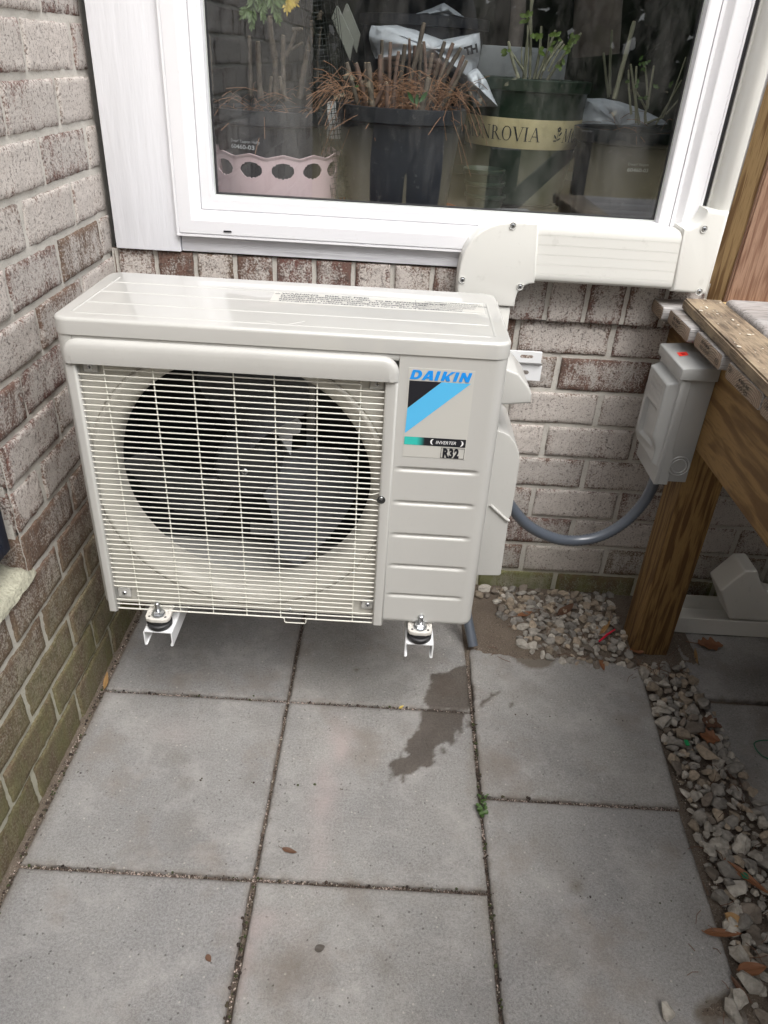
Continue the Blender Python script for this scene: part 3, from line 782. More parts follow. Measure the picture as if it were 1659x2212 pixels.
prism('motor_mount', [(q_.x, q_.z) for q_ in mb], 1, UY+.118, UY+.1205, mat('pale_mount_steel', (.62,.64,.67), .4), ac, .0006, 1)
fan = lathe('fan_hub', [(.0001, -.006), (.018, -.006), (.05, .0), (.056, .008), (.058, .06)], P(FCX-.005, FCZ, .072), HUB, ac, 40, 1)
screw('hub_nut', P(FCX-.005, FCZ, .065), 1, -1, .006, fan)
for base_a in (-22, 98, 218):
    bm = bmesh.new(); g = []
    for i in range(13):
        r = .05+(.205-.05)*i/12; row = []
        half = 27+11*math.sin(math.pi*i/12*.8)
        if i > 9: half -= (i-9)*3.5
        sweep = -18*(i/12)**1.3
        for j in range(17):
            t = j/16; a = math.radians(base_a+sweep+(t-.5)*2*half)
            row.append(bm.verts.new(P(FCX-.005+r*math.cos(a), FCZ+r*math.sin(a), .052+.088*t+.012*math.sin(math.pi*t))))
        g.append(row)
    for i in range(12):
        for j in range(16): bm.faces.new([g[i][j], g[i+1][j], g[i+1][j+1], g[i][j+1]])
    bmesh.ops.solidify(bm, geom=bm.faces[:], thickness=.0022)
    from_bm('blade', bm, PADDLE, fan, angle=60)
# grille surround
gf = thing_parent = None
def hood():
    bm = bmesh.new()
    x0, x1, z0, z1 = .0105, .5135, .4695, .5065
    rc = .026; prof = [(0, .0), (.0, -.002), (.0012, -.0048), (.0035, -.0075), (.008, -.0095), (.014, -.0102)]
    n = 90; rows = []
    # outline from bottom left, over the rounded top corners, to bottom right, offset inwards by profile
    base = [(x0, z0), (x0, z0+.5*(z1-rc-z0))]
    C = [(x0+rc, z1-rc), (x1-rc, z1-rc)]
    pts = [(x0, z0, -1, 0)]
    for k in range(0, 11):
        a = math.radians(180-90*k/10); pts.append((C[0][0]+rc*math.cos(a), C[0][1]+rc*math.sin(a), math.cos(a), math.sin(a)))
    for k in range(1, 30): pts.append((C[0][0]+(C[1][0]-C[0][0])*k/30, z1, 0, 1))
    for k in range(0, 11):
        a = math.radians(90-90*k/10); pts.append((C[1][0]+rc*math.cos(a), C[1][1]+rc*math.sin(a), math.cos(a), math.sin(a)))
    pts.append((x1, z0, 1, 0))
    for (ins, y) in prof[:6]:
        rows.append([bm.verts.new(P(x-nx*ins, max(z-nz_*ins, z0), y)) for (x, z, nx, nz_) in pts])
    for a, b_ in zip(rows, rows[1:]):
        for i in range(len(pts)-1): bm.faces.new([a[i], a[i+1], b_[i+1], b_[i]])
    last = rows[-1]; low = [bm.verts.new(P(min(max(v.co.x-UX, x0+.014), x1-.014), z0, -.0096)) for v in last]
    mid = [bm.verts.new((v.co+w_.co)/2+Vector((0, -.0008, 0))) for v, w_ in zip(last, low)]
    for A, B in ((last, mid), (mid, low)):
        for i in range(len(last)-1):
            try: bm.faces.new([A[i], A[i+1], B[i+1], B[i]])
            except ValueError: pass
    # underside
    und = [bm.verts.new(v.co+Vector((0, .010, 0))) for v in low]
    for i in range(len(low)-1): bm.faces.new([low[i], low[i+1], und[i+1], und[i]])
    bmesh.ops.remove_doubles(bm, verts=bm.verts[:], dist=1e-5)
    return from_bm('grille_hood', bm, BEIGE, ac, angle=60)
hood()
# left and right bars of the surround (little round-nosed channels) with a rim below the hood
def bar(xa, xb, zb_, name='grille_bar'):
    prism(name, [(UX+xa, UY+.004), (UX+xa, UY-.0010), (UX+xa+.0015, UY-.0040), (UX+xa+.0035, UY-.0050), (UX+xb-.004, UY-.0050), (UX+xb-.0015, UY-.0040), (UX+xb, UY-.0015), (UX+xb, UY+.009)], 2, UZ+zb_, UZ+.4694, BEIGE, ac, .0004, 1)
bar(.0105, .0272, -.0080); bar(.4935, .5130, -.0045)
# corner tabs with screws
for (x, z) in ((.0445, .4602), (.4815, .4600), (.0405, .0275), (.4835, .0335)):
    box('screw_tab', UX+x-.012, UX+x+.012, UY+.0065, UY+.0105, UZ+z-.010, UZ+z+.010, BEIGE, ac, .0035, 3)
    screw('screw', P(x, z, .0065), 1, -1, .0042, ac)
screw('screw', P(.3415, .0085, .0105), 1, -1, .0040, ac)
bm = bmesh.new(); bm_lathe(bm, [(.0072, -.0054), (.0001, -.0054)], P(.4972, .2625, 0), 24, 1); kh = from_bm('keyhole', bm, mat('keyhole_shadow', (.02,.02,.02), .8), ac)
screw('screw', P(.4972, .2655, -.0055), 1, -1, .003, ac)
# wires
GY = .0005; WR = .00112
bm = bmesh.new()
for i in range(46):
    z = .4495-.01005*i
    xa, xb = .0265, .494
    if .0225 < z < .0445: xb = .4560
    if .0195 < z < .0415: xa = .0660
    dz = 0
    if abs(z-.2625) < .0101:
        s_ = 1 if z > .2625 else -1
        bm_tube(bm, [P(xa, z, GY), P(.482, z, GY), P(.488, z+s_*.0018, GY), P(.4945, z+s_*.0045, GY)], WR, 6); continue
    bm_tube(bm, [P(xa, z, GY), P(xb, z, GY)], WR, 6)
bm_tube(bm, [P(.0672, .4592, GY), P(.4572, .4592, GY)], WR, 6)
bm_tube(bm, [P(.0265, -.0035, GY), P(.329, -.0035, GY), P(.332, -.0055, GY), P(.3325, -.0125, GY), P(.3345, -.0145, GY), P(.3695, -.0145, GY), P(.3715, -.0125, GY), P(.372, -.0055, GY), P(.375, -.0035, GY), P(.494, -.0035, GY)], WR, 6)
for x in (.0665, .1410, .2017, .2632, .3252, .3905, .4568):
    bm_tube(bm, [P(x, .4695, GY+.0020), P(x, -.0035, GY+.0020)], WR, 6)
from_bm('wire_grille', bm, WIRE, ac)
# lid
bm = bmesh.new(); t = bmesh.new(); bmesh.ops.create_cube(t, size=1)
lx0, lx1, ly0, ly1, lz0, lz1 = UX-.0018, UX+UW+.0018, UY-.0022, UY+UD+.001, UZ+.5115, UZ+.5365
for v in t.verts: v.co = Vector((lx0+(v.co.x+.5)*(lx1-lx0), ly0+(v.co.y+.5)*(ly1-ly0), lz0+(v.co.z+.5)*(lz1-lz0)))
ed = [e for e in t.edges if abs(e.verts[0].co.z-e.verts[1].co.z) > .01]
bmesh.ops.bevel(t, geom=ed, offset=.024, segments=9, profile=.5, affect='EDGES')
ed = [e for e in t.edges if e.verts[0].co.z > lz1-1e-5 and e.verts[1].co.z > lz1-1e-5]
bmesh.ops.bevel(t, geom=ed, offset=.0055, segments=5, profile=.5, affect='EDGES')
merge(bm, t)
def strip(bm, a, b_, w_, h):
    a = Vector(a); b_ = Vector(b_); d = (b_-a).normalized(); s = Vector((-d.y, d.x, 0)); n_ = 6; ra, rb_ = [], []
    for k in range(n_+1):
        q = -1+2*k/n_; hh = h*(1-q*q); ra.append(bm.verts.new(a+s*q*w_+Vector((0, 0, hh-.0002)))); rb_.append(bm.verts.new(b_+s*q*w_+Vector((0, 0, hh-.0002))))
    for k in range(n_): bm.faces.new([ra[k], rb_[k], rb_[k+1], ra[k+1]])
    bm.faces.new(ra); bm.faces.new(rb_[::-1])
o6 = lambda x, y: (108+x*.3255, 540+y*.3255)
L0 = [on(*o6(q[0], q[1]), 2, lz1) for q in ((165, 410), (245, 340), (330, 270), (408, 209))]
o62 = lambda x, y: (540+x*.358, 567+y*.358)
L1 = [on(*o62(q[0], q[1]), 2, lz1) for q in ((1458, 452), (1440, 380), (1425, 310), (1405, 250))]
for a, b_ in zip(L0, L1): strip(bm, (a.x, (a.y+b_.y)/2, lz1), (b_.x, (a.y+b_.y)/2, lz1), .0032, .0011)
strip(bm, (L0[0].x-.006, L0[0].y+.004, lz1), (L0[3].x+.004, L0[3].y+.03, lz1), .0024, .0009)
strip(bm, (L1[0].x+.006, L0[0].y+.002, lz1), (L1[3].x+.006, L0[3].y+.0, lz1), .0024, .0009)
lid = from_bm('lid', bm, LIDM, ac, angle=40)
arrow = [on(575, 693, 2, lz1), on(615, 702, 2, lz1), on(658, 694, 2, lz1)]
bm = bmesh.new()
for a, b_ in zip(arrow, arrow[1:]): strip(bm, (a.x, a.y, lz1), (b_.x, b_.y, lz1), .0012, .0007)
from_bm('arrow_mark', bm, BEIGE, lid)
# printed warning labels on the lid
INK = mat('label_ink', (.03,.035,.05), .5)
LB = mat('clear_label_film', (.565,.555,.515), .32, coat=.2)
def lab(o_, lines, size, lead, sx, bold, first=None):
    z = lz1+.0006
    for i, s_ in enumerate(lines):
        sz = size*(1.25 if i == 0 else 1)
        text('label_text', s_, sz, (o_[0], o_[1]-lead*i, z), (1, 0, 0), (0, 1, 0), INK, lid, sx=sx, bold=bold)
a = on(*o62(160, 180), 2, lz1); b_ = on(*o62(1000, 290), 2, lz1)
la = L0[3].y+.010 if False else None
ya = (on(600, 632, 2, lz1).y+on(890, 652, 2, lz1).y)/2
box('clear_label', a.x-.003, b_.x-.001, ya-.052, ya+.006, lz1-.0003, lz1+.0004, LB, lid, 0)
lab((a.x+.010, ya-.005), ['\u26A0  WARNING   RISK OF FIRE!' if False else 'WARNING   RISK OF FIRE!', 'FLAMMABLE REFRIGERANT USED.  TO BE REPAIRED ONLY BY', 'TRAINED SERVICE PERSONNEL.  DO NOT PUNCTURE', 'REFRIGERANT TUBING.  DISPOSE OF PROPERLY IN', 'ACCORDANCE WITH FEDERAL OR LOCAL REGULATIONS'], .0090, .0107, 1.12, .00022)
tri = [(0, 0), (.009, 0), (.0045, .0085)]
poly_decal('warning_triangle', [tri], (a.x-.001, ya-.006, lz1+.0006), (1, 0, 0), (0, 1, 0), INK, lid)
poly_decal('warning_triangle_inner', [[(.0016, .001), (.0074, .001), (.0045, .0066)]], (a.x-.001, ya-.006, lz1+.0009), (1, 0, 0), (0, 1, 0), LB, lid)
c_ = on(*o62(1003, 240), 2, lz1); d_ = on(*o62(1418, 300), 2, lz1)
box('clear_label', c_.x, d_.x, ya-.052, ya+.006, lz1-.0003, lz1+.0004, LB, lid, 0)
lab((c_.x+.014, ya-.004), ['AVERTISSEMENT | RISQUE D\'INCENDIE !'], .0052, .0085, .80, .0001)
lab((c_.x+.002, ya-.0135), ['REFRIGERANT INFLAMMABLE UTILISE. DOIT ETRE REPARE', 'UNIQUEMENT PAR DU PERSONNEL D\'ENTRETIEN QUALIFIE.', 'NE PAS PERCER LES TUBES DE REFRIGERANT. ELIMINER DE', 'MANIERE APPROPRIEE CONFORMEMENT AUX', 'REGLEMENTATIONS FEDERALES ET LOCALES'], .0050, .0078, .72, .00008)
# ---- front label
ft = lambda X, Z: (UX+X, UY-.0006, UZ+Z)
box('label_sheet', UX+.5275, UX+.6265, UY-.0005, UY+.001, UZ+.3432, UZ+.4912, mat('label_vinyl', (.505,.497,.462), .35), ac, 0)
DB = mat('label_strong_blue', (.008,.27,.78), .4); LBL = mat('label_sky_blue', (.09,.46,.78), .4); TEAL = mat('label_teal', (.035,.48,.42), .4); WHT = mat('label_white', (.8,.8,.8), .4)
H = .0150; SH = .26
def sk(pl): return [(p[0]+p[1]*SH, p[1]) for p in pl]
h = H
letters = []
# D (outer with a bar-shaped counter made of pieces), A, I, K, I, N in a heavy slanted face
def rectp(x0, y0, x1, y1): return [(x0, y0), (x1, y0), (x1, y1), (x0, y1)]
dcol = []
x = 0
nA = 10
outer_d = [(.0075+.0085*math.sin(math.pi*k/nA), h/2-h/2*math.cos(math.pi*k/nA)) for k in range(nA+1)]
inner_d = [(.0072+.0035*math.sin(math.pi*k/nA), h/2-(h/2-.0034)*math.cos(math.pi*k/nA)) for k in range(nA+1)]
letters.append([(0, 0), (.0050, 0), (.0050, h), (0, h)]); letters.append([(.0050, 0), (.0075, 0), (.0072, .0034), (.0050, .0034)]); letters.append([(.0050, h), (.0050, h-.0034), (.0072, h-.0034), (.0075, h)])
for k in range(nA): letters.append([outer_d[k], outer_d[k+1], inner_d[k+1], inner_d[k]])
letters = [sk(l_) for l_ in letters]
ax_ = .0175
letters += [[(ax_, 0), (ax_+.0055, 0), (ax_+.0140, h), (ax_+.0098, h)], [(ax_+.0120, 0), (ax_+.0172, 0), (ax_+.0165, h), (ax_+.0105, h)], [(ax_+.0045, .0024), (ax_+.0125, .0024), (ax_+.0125, .0056), (ax_+.0065, .0056)]]
letters.append(sk([(.0365, 0), (.0418, 0), (.0418, h), (.0365, h)]))
letters.append(sk([(.0462, 0), (.0515, 0), (.0515, h), (.0462, h)]))
letters.append(sk([(.0514, .0072), (.0578, h), (.0640, h), (.0560, .0082), (.0610, 0), (.0548, 0), (.0514, .0050)]))
letters.append(sk([(.0645, 0), (.0698, 0), (.0698, h), (.0645, h)]))
letters.append(sk([(.0735, 0), (.0783, 0), (.0783, h), (.0735, h)])); letters.append(sk([(.0783, h), (.0783, .0078), (.0838, 0), (.0838, .0072)])); letters.append(sk([(.0838, 0), (.0888, 0), (.0888, h), (.0838, h)]))
poly_decal('brand_lettering', letters, (UX+.5298, UY-.0009, UZ+.4733), (1, 0, 0), (0, 0, 1), DB, ac)
poly_decal('black_triangle', [[(.5296, .4712), (.5296, .4262), (.5778, .4712)]], (UX, UY-.0009, UZ), (1, 0, 0), (0, 0, 1), BLACK, ac)
poly_decal('blue_band', [[(.5781, .4712), (.5294, .4258), (.5284, .3838), (.6220, .4712)]], (UX, UY-.0009, UZ), (1, 0, 0), (0, 0, 1), LBL, ac)
poly_decal('teal_bar', [[(.5283, .3644), (.5475, .3644), (.5475, .3782), (.5283, .3782)]], (UX, UY-.0009, UZ), (1, 0, 0), (0, 0, 1), TEAL, ac)
gm, n, l, p = nodes_of('teal_to_black_print'); tc = n.new('ShaderNodeTexCoord').outputs['Object']; sx_ = n.new('ShaderNodeSeparateXYZ'); l.new(tc, sx_.inputs[0])
mr = n.new('ShaderNodeMapRange'); mr.inputs[1].default_value = UX+.5475-(UX+UW/2); mr.inputs[2].default_value = UX+.5600-(UX+UW/2); l.new(sx_.outputs[0], mr.inputs[0])
l.new(mixc(n, l, mr.outputs[0], (.035,.48,.42), (.012,.013,.018)), p.inputs['Base Color'])
poly_decal('fading_bar', [[(.5475, .3644), (.5600, .3644), (.5600, .3782), (.5475, .3782)]], (UX, UY-.0009, UZ), (1, 0, 0), (0, 0, 1), gm, ac)
poly_decal('black_bar', [[(.5600, .3644), (.6250, .3644), (.6250, .3782), (.5600, .3782)]], (UX, UY-.0009, UZ), (1, 0, 0), (0, 0, 1), BLACK, ac)
text('inverter_lettering', 'INVERTER', .0078, (UX+.5775, UY-.0012, UZ+.3685), (1, 0, 0), (0, 0, 1), WHT, ac, bold=.00003, shear=.22, sx=.93)
cres = []
for s_, cx_ in ((-1, .5745), (1, .6160)):
    o_, i_ = [], []
    for k in range(13):
        a = math.radians(-80+160*k/12)
        o_.append((cx_+s_*.0055*math.cos(a), .3713+.0052*math.sin(a)+(s_*-.0003))); i_.append((cx_+s_*.0028*math.cos(a), .3713+.0046*math.sin(a)))
    for k in range(12): cres.append([o_[k], o_[k+1], i_[k+1], i_[k]])
for h_ in (0, 1): poly_decal('crescent', cres[12*h_:12*h_+12], (UX, UY-.0012, UZ), (1, 0, 0), (0, 0, 1), WHT, ac)
fr_ = []
X0, X1, Z0, Z1, tt = .5872, .6246, .3440, .3622, .0007
for q in ((X0, Z0, X1, Z0+tt), (X0, Z1-tt, X1, Z1), (X0, Z0+tt, X0+tt, Z1-tt), (X1-tt, Z0+tt, X1, Z1-tt)): fr_.append(rectp(*q))
poly_decal('code_box', fr_, (UX, UY-.0009, UZ), (1, 0, 0), (0, 0, 1), BLACK, ac)
text('code_lettering', 'R32', .0212, (UX+.5902, UY-.0009, UZ+.3458), (1, 0, 0), (0, 0, 1), BLACK, ac, bold=.0012, sx=.70, spacing=1.12)
# side handle and valve cover
hx = UX+UW
bm = bmesh.new(); t = bmesh.new()
A = [(hx-.004, .812), (hx+.030, .800), (hx+.050, .778), (hx+.0555, .768), (hx+.0565, .7515), (hx-.004, .744)]
bm_prism(bm, A, 1, -.500, -.395, .004, 3)
from_bm('handle_cover', bm, BEIGE, ac)
bm = bmesh.new()
A = [(hx-.003, .735), (hx+.010, .728), (hx+.012, .690), (hx+.022, .688), (hx+.034, .682), (hx+.046, .668), (hx+.055, .650), (hx+.0585, .630), (hx+.0585, .525), (hx+.0555, .515), (hx+.0575, .392), (hx+.0545, .3885), (hx-.003, .386)]
bm_prism(bm, A, 1, -.480, -.330, .0035, 3)
bm_tube(bm, [(hx+.018, -.4815, .545), (hx+.050, -.4815, .517), (hx+.056, -.4815, .514)], .0028, 8)
from_bm('valve_cover', bm, BEIGE, ac, angle=50)
# feet with bolts and rubber mounts
for fx, fy in ((.2115, -.5855), (.6890, -.5785)):
    bm = bmesh.new()
    pts = [(fx-.0225, UY+.02), (fx-.0225, fy-.006), (fx-.019, fy-.013), (fx-.010, fy-.016), (fx+.010, fy-.016), (fx+.019, fy-.013), (fx+.0225, fy-.006), (fx+.0225, UY+.02)]
    bm_prism(bm, pts, 2, UZ-.0105, UZ-.003, .0018, 2)
    bm_prism(bm, [(fx-.0222, fy+.002), (fx-.017, fy+.002), (fx-.013, UY+.02), (fx-.0222, UY+.02)], 2, UZ-.0035, UZ-.0012, .001, 1)
    bm_prism(bm, [(fx+.017, fy+.002), (fx+.0222, fy+.002), (fx+.0222, UY+.02), (fx+.013, UY+.02)], 2, UZ-.0035, UZ-.0012, .001, 1)
    ft_ = from_bm('foot', bm, mat('foot_paint', (.56,.54,.50), .4), ac)
    for s_ in (-1, 1): lathe('foot_hole', [(.0022, 0), (.0001, 0)], (fx+s_*.0145, fy-.007, UZ-.0028), BLACK, ft_, 12)
    bt = lathe('washer', [(.0001, .0026), (.0125, .0026), (.0128, .0015), (.0128, 0)], (fx, fy, UZ-.003), CHROME, ft_, 28)
    bm = bmesh.new(); bm_lathe(bm, [(.0096, .0), (.0100, .001), (.0100, .0068), (.0085, .0080), (.0046, .0080)], (fx, fy, UZ-.0006), 6); from_bm('nut', bm, CHROME, ft_, angle=20)
    pr = []
    for k in range(20):
        pr.append((.0046 if k % 2 else .0040, .006+k*.0009))
    pr += [(.0030, .0245), (.0001, .0245)]
    lathe('stud', pr, (fx, fy, UZ), CHROME, ft_, 16, angle=80)

# brackets
rubL = [('left', .2115, -.5855, .1855), ('right', .6890, -.5785, .6635)]
for i, (nm, fx, fy, ax0) in enumerate(rubL):
    br = thing('wall_bracket', 'white steel bracket arm under the '+nm+' foot of the outdoor unit, open channel end showing', 'bracket', (fx, -.3, .30), 'steel arms carrying the outdoor unit')
    y_e = -.6035 if i == 0 else -.5945; zt_, wd = .3075, .0525
    sec = [(ax0, .2755), (ax0+.0035, .2745), (ax0+.0055, .2775), (ax0+.0035, .277), (ax0+.0022, .2785), (ax0+.0022, zt_-.003), (ax0+.004, zt_-.0022), (ax0+wd-.004, zt_-.0022), (ax0+wd-.0022, zt_-.003), (ax0+wd-.0022, .2785), (ax0+wd-.0035, .277), (ax0+wd-.0055, .2775), (ax0+wd-.0035, .2745), (ax0+wd, .2755), (ax0+wd, zt_-.002), (ax0+wd-.002, zt_), (ax0+.002, zt_), (ax0, zt_-.002)]
    prism('arm', sec, 1, y_e, -.034, WHITESTEEL, br, 0)
    prism('upright', [(ax0, -.002), (ax0, -.036), (ax0+.0022, -.036), (ax0+.0022, -.0042), (ax0+wd-.0022, -.0042), (ax0+wd-.0022, -.036), (ax0+wd, -.036), (ax0+wd, -.002)], 2, .262, .705, WHITESTEEL, br, 0)
    lathe('rubber_mount', [(.0001, 0), (.0195, 0), (.0225, .004), (.0225, .0105), (.0205, .0122), (.019, .0125), (.019, .0176), (.0001, .0176)], (fx, fy+.002, zt_), RUBBER, br, 36)
rl = thing('mounting_rail', 'white steel wall rail with slotted holes sticking out to the right behind the outdoor unit', 'rail', (.55, -.02, .65))
def plate_with_slot(bm, x0, x1, z0, z1, y, slots, th=.002):
    """front plate y, slots as (xa,xb,zc,r) rounded holes, all on one row"""
    t = bmesh.new(); cur = x0
    for (xa, xb, zc, r) in slots:
        bm_box(bm, cur, xa-r, y, y+th, z0, z1); cur = xb+r
        for top in (1, -1):
            edge = [(xa-r, zc)]+[(xa-r*math.cos(math.radians(a)), zc+top*r*math.sin(math.radians(a))) for a in (22, 45, 67, 90)]+[(xb+r*math.cos(math.radians(a)), zc+top*r*math.sin(math.radians(a))) for a in (90, 67, 45, 22)]+[(xb+r, zc)]
            ze = z1 if top == 1 else z0
            for p, q in zip(edge, edge[1:]):
                if q[0]-p[0] > 1e-6: bm_prism(bm, [(p[0], p[1]), (q[0], q[1]), (q[0], ze), (p[0], ze)], 1, y, y+th)
    bm_box(bm, cur, x1, y, y+th, z0, z1)
bm = bmesh.new()
plate_with_slot(bm, .12, .9395, .6565, .6810, -.0385, [(.896, .9165, .6700, .0042)])
plate_with_slot(bm, .12, .9455, .6120, .6475, -.0300, [(.8955, .913, .6300, .0052)])
bm_prism(bm, [(-.0385, .6565), (-.0365, .6565), (-.0280, .6475), (-.0300, .6475)], 0, .12, .9425)
bm_box(bm, .12, .9395, -.0365, -.030, .679, .681)
from_bm('rail', bm, WHITESTEEL, rl, angle=20)
box('spacer', .30, .36, -.028, -.002, .62, .64, WHITESTEEL, rl); box('spacer', .70, .76, -.028, -.002, .62, .64, WHITESTEEL, rl)

# ------------------------------------------------------------------ electrics
db = thing('disconnect_box', 'grey steel electrical box with a small red sticker, fixed to the deck beam', 'electrical box', (1.19, -.24, .52))
BX = 1.2148
box('box_body', 1.1600, BX, -.302, -.172, .5190, .745, GREYENC, db, .0015)
# lid cap
bm = bmesh.new(); bm_prism(bm, [(1.1450, .7370), (1.1450, .7560), (1.1475, .7580), (BX, .7640), (BX, .7370)], 1, -.3105, -.1640, .0012, 2)
cap = from_bm('rain_cap', bm, GREYENC, db)
# front cover, wraps the near side with a scalloped flange
bm = bmesh.new()
bm_prism(bm, [(1.1590, .5125), (1.1590, .7365), (1.1700, .7365), (1.1700, .5890), (1.1735, .5830), (1.1750, .570), (1.1750, .555), (1.1740, .5400), (1.1780, .5350), (1.1780, .5125)], 1, -.3050, -.3022, .0006, 1)
bm_box(bm, 1.1510, 1.1595, -.3058, -.1690, .5120, .7365, .0014, 2)
cov = from_bm('front_cover', bm, GREYENC, db)
# embossed raised panel with a dished middle, as a height field facing -x
g = []; bm = bmesh.new(); nY, nZ = 44, 84; ya_, yb_, za_, zb__ = -.2980, -.1770, .5450, .7270
def sstep(a, b_, x): t = max(0, min(1, (x-a)/(b_-a))); return t*t*(3-2*t)
for i in range(nY+1):
    row = []
    for j in range(nZ+1):
        y = ya_+(yb_-ya_)*i/nY; z = za_+(zb__-za_)*j/nZ
        low = za_+max(0, (yb_-.02-y))*0+.0
        slant = .5450+.030*max(0, (-.215-y)/.08)*-1 if False else 0
        e = min(y-ya_, yb_-y, zb__-z, z-za_)
        hgt = .021*sstep(0, .009, e)
        # taper of the panel towards the bottom, dish in the middle
        hgt *= .45+.55*sstep(.560, .60, z-(-.24-y)*.30)
        inn = min(y-(ya_+.020), (yb_-.022)-y)
        dish = sstep(0, .006, inn)*sstep(.575, .585, z)*sstep(.672, .655, z) if False else sstep(0, .006, inn)*sstep(.578, .588, z)*(1-sstep(.648, .664, z))
        hgt -= .008*dish
        if .668 < z < .712 and inn > .004: hgt += .0007*(1 if (int((z-.668)/.006) % 2 == 0) and nz(y, z, 1, 300) > -.2 else 0)
        hgt += nz(y, z, 3, 18)*.0006
        row.append(bm.verts.new((1.1512-hgt, y, z)))
    g.append(row)
for i in range(nY):
    for j in range(nZ): bm.faces.new([g[i][j], g[i+1][j], g[i+1][j+1], g[i][j+1]])
from_bm('raised_panel', bm, GREYENC, cov, angle=70)
bm = bmesh.new()
for r in (.0205, .0150):
    bm_lathe(bm, [(r+.0018, 0), (r+.0009, -.0017), (r, -.0020), (r-.0009, -.0017), (r-.0018, 0)], (1.1925, -.3021, .5545), 40, 1)
from_bm('knockout_ring', bm, GREYENC, db, angle=80)
st = [on(1323+q[0]*.18305, 729+q[1]*.18305, 2, .7628) for q in ((763, 160), (875, 160), (902, 200), (800, 203))]
slope = lambda x: .7580+(x-1.1475)*(.7640-.7580)/(BX-1.1475)+.0006
bm = bmesh.new(); bm.faces.new([bm.verts.new((q.x, q.y, slope(q.x))) for q in st]); from_bm('red_sticker', bm, mat('red_sticker', (.75,.035,.02), .5), cap, False)
bm = bmesh.new()
c4 = sum(st, Vector())/4
for k in range(3): bm_box(bm, c4.x-.004, c4.x+.004, c4.y-.006+k*.004, c4.y-.005+k*.004, slope(c4.x)+.0001, slope(c4.x)+.0006)
from_bm('sticker_print', bm, mat('dark_red_print', (.25,.01,.01), .5), cap, False)

cd = thing('conduit', 'thick grey flexible conduit sagging from the outdoor unit to the disconnect box', 'conduit', (1.0, -.25, .5))
PP = []
for (u, v, y) in ((1068, 1035, -.31), (1088, 1070, -.30), (1106, 1097, -.285), (1135, 1130, -.27), (1170, 1152, -.255), (1212, 1166, -.245), (1258, 1167, -.24), (1305, 1155, -.238), (1350, 1128, -.237), (1385, 1092, -.236), (1404, 1062, -.236), (1415, 1036, -.236), (1423, 1005, -.236)):
    PP.append(on(u, v, 1, y))
sp_ = smoothpath(PP, 12)
bm = bmesh.new(); bm_tube(bm, sp_, [.0113+(.0012 if (i % 2) else 0) for i in range(len(sp_))], 16)
from_bm('conduit_jacket', bm, CONDUIT, cd, angle=80)
pe = sp_[-1]; dr = (sp_[-1]-sp_[-3]).normalized()
tube('connector', [pe-dr*.004, pe+dr*.014], .0160, mat('grey_fitting', (.16,.17,.18), .4), cd, 8)

dp = thing('drain_pipe', 'grey plastic pipe stub behind the outdoor unit, open end on the paver corner', 'pipe', (.84, -.27, .02))
a = on(1022, 1396, 1, -.262); b_ = on(1008, 1325, 1, -.215); b_ = a+(b_-a)*2.6
bm = bmesh.new(); d_ = (b_-a).normalized()
bm_tube(bm, [a, b_], .0118, 20, caps=False); bm_tube(bm, [a+d_*.0002, b_], .0095, 20, caps=False)
from_bm('pipe', bm, CONDUIT, dp, angle=80)
bm = bmesh.new(); up = d_.orthogonal().normalized(); s_ = d_.cross(up); A_, B_ = [], []
for k in range(20):
    q = up*math.cos(2*math.pi*k/20)+s_*math.sin(2*math.pi*k/20); A_.append(bm.verts.new(a+q*.0118)); B_.append(bm.verts.new(a+q*.0095))
for k in range(20): bm.faces.new([A_[k], A_[(k+1) % 20], B_[(k+1) % 20], B_[k]])
from_bm('cut_end', bm, mat('pale_cut_plastic', (.35,.38,.42), .6), dp)

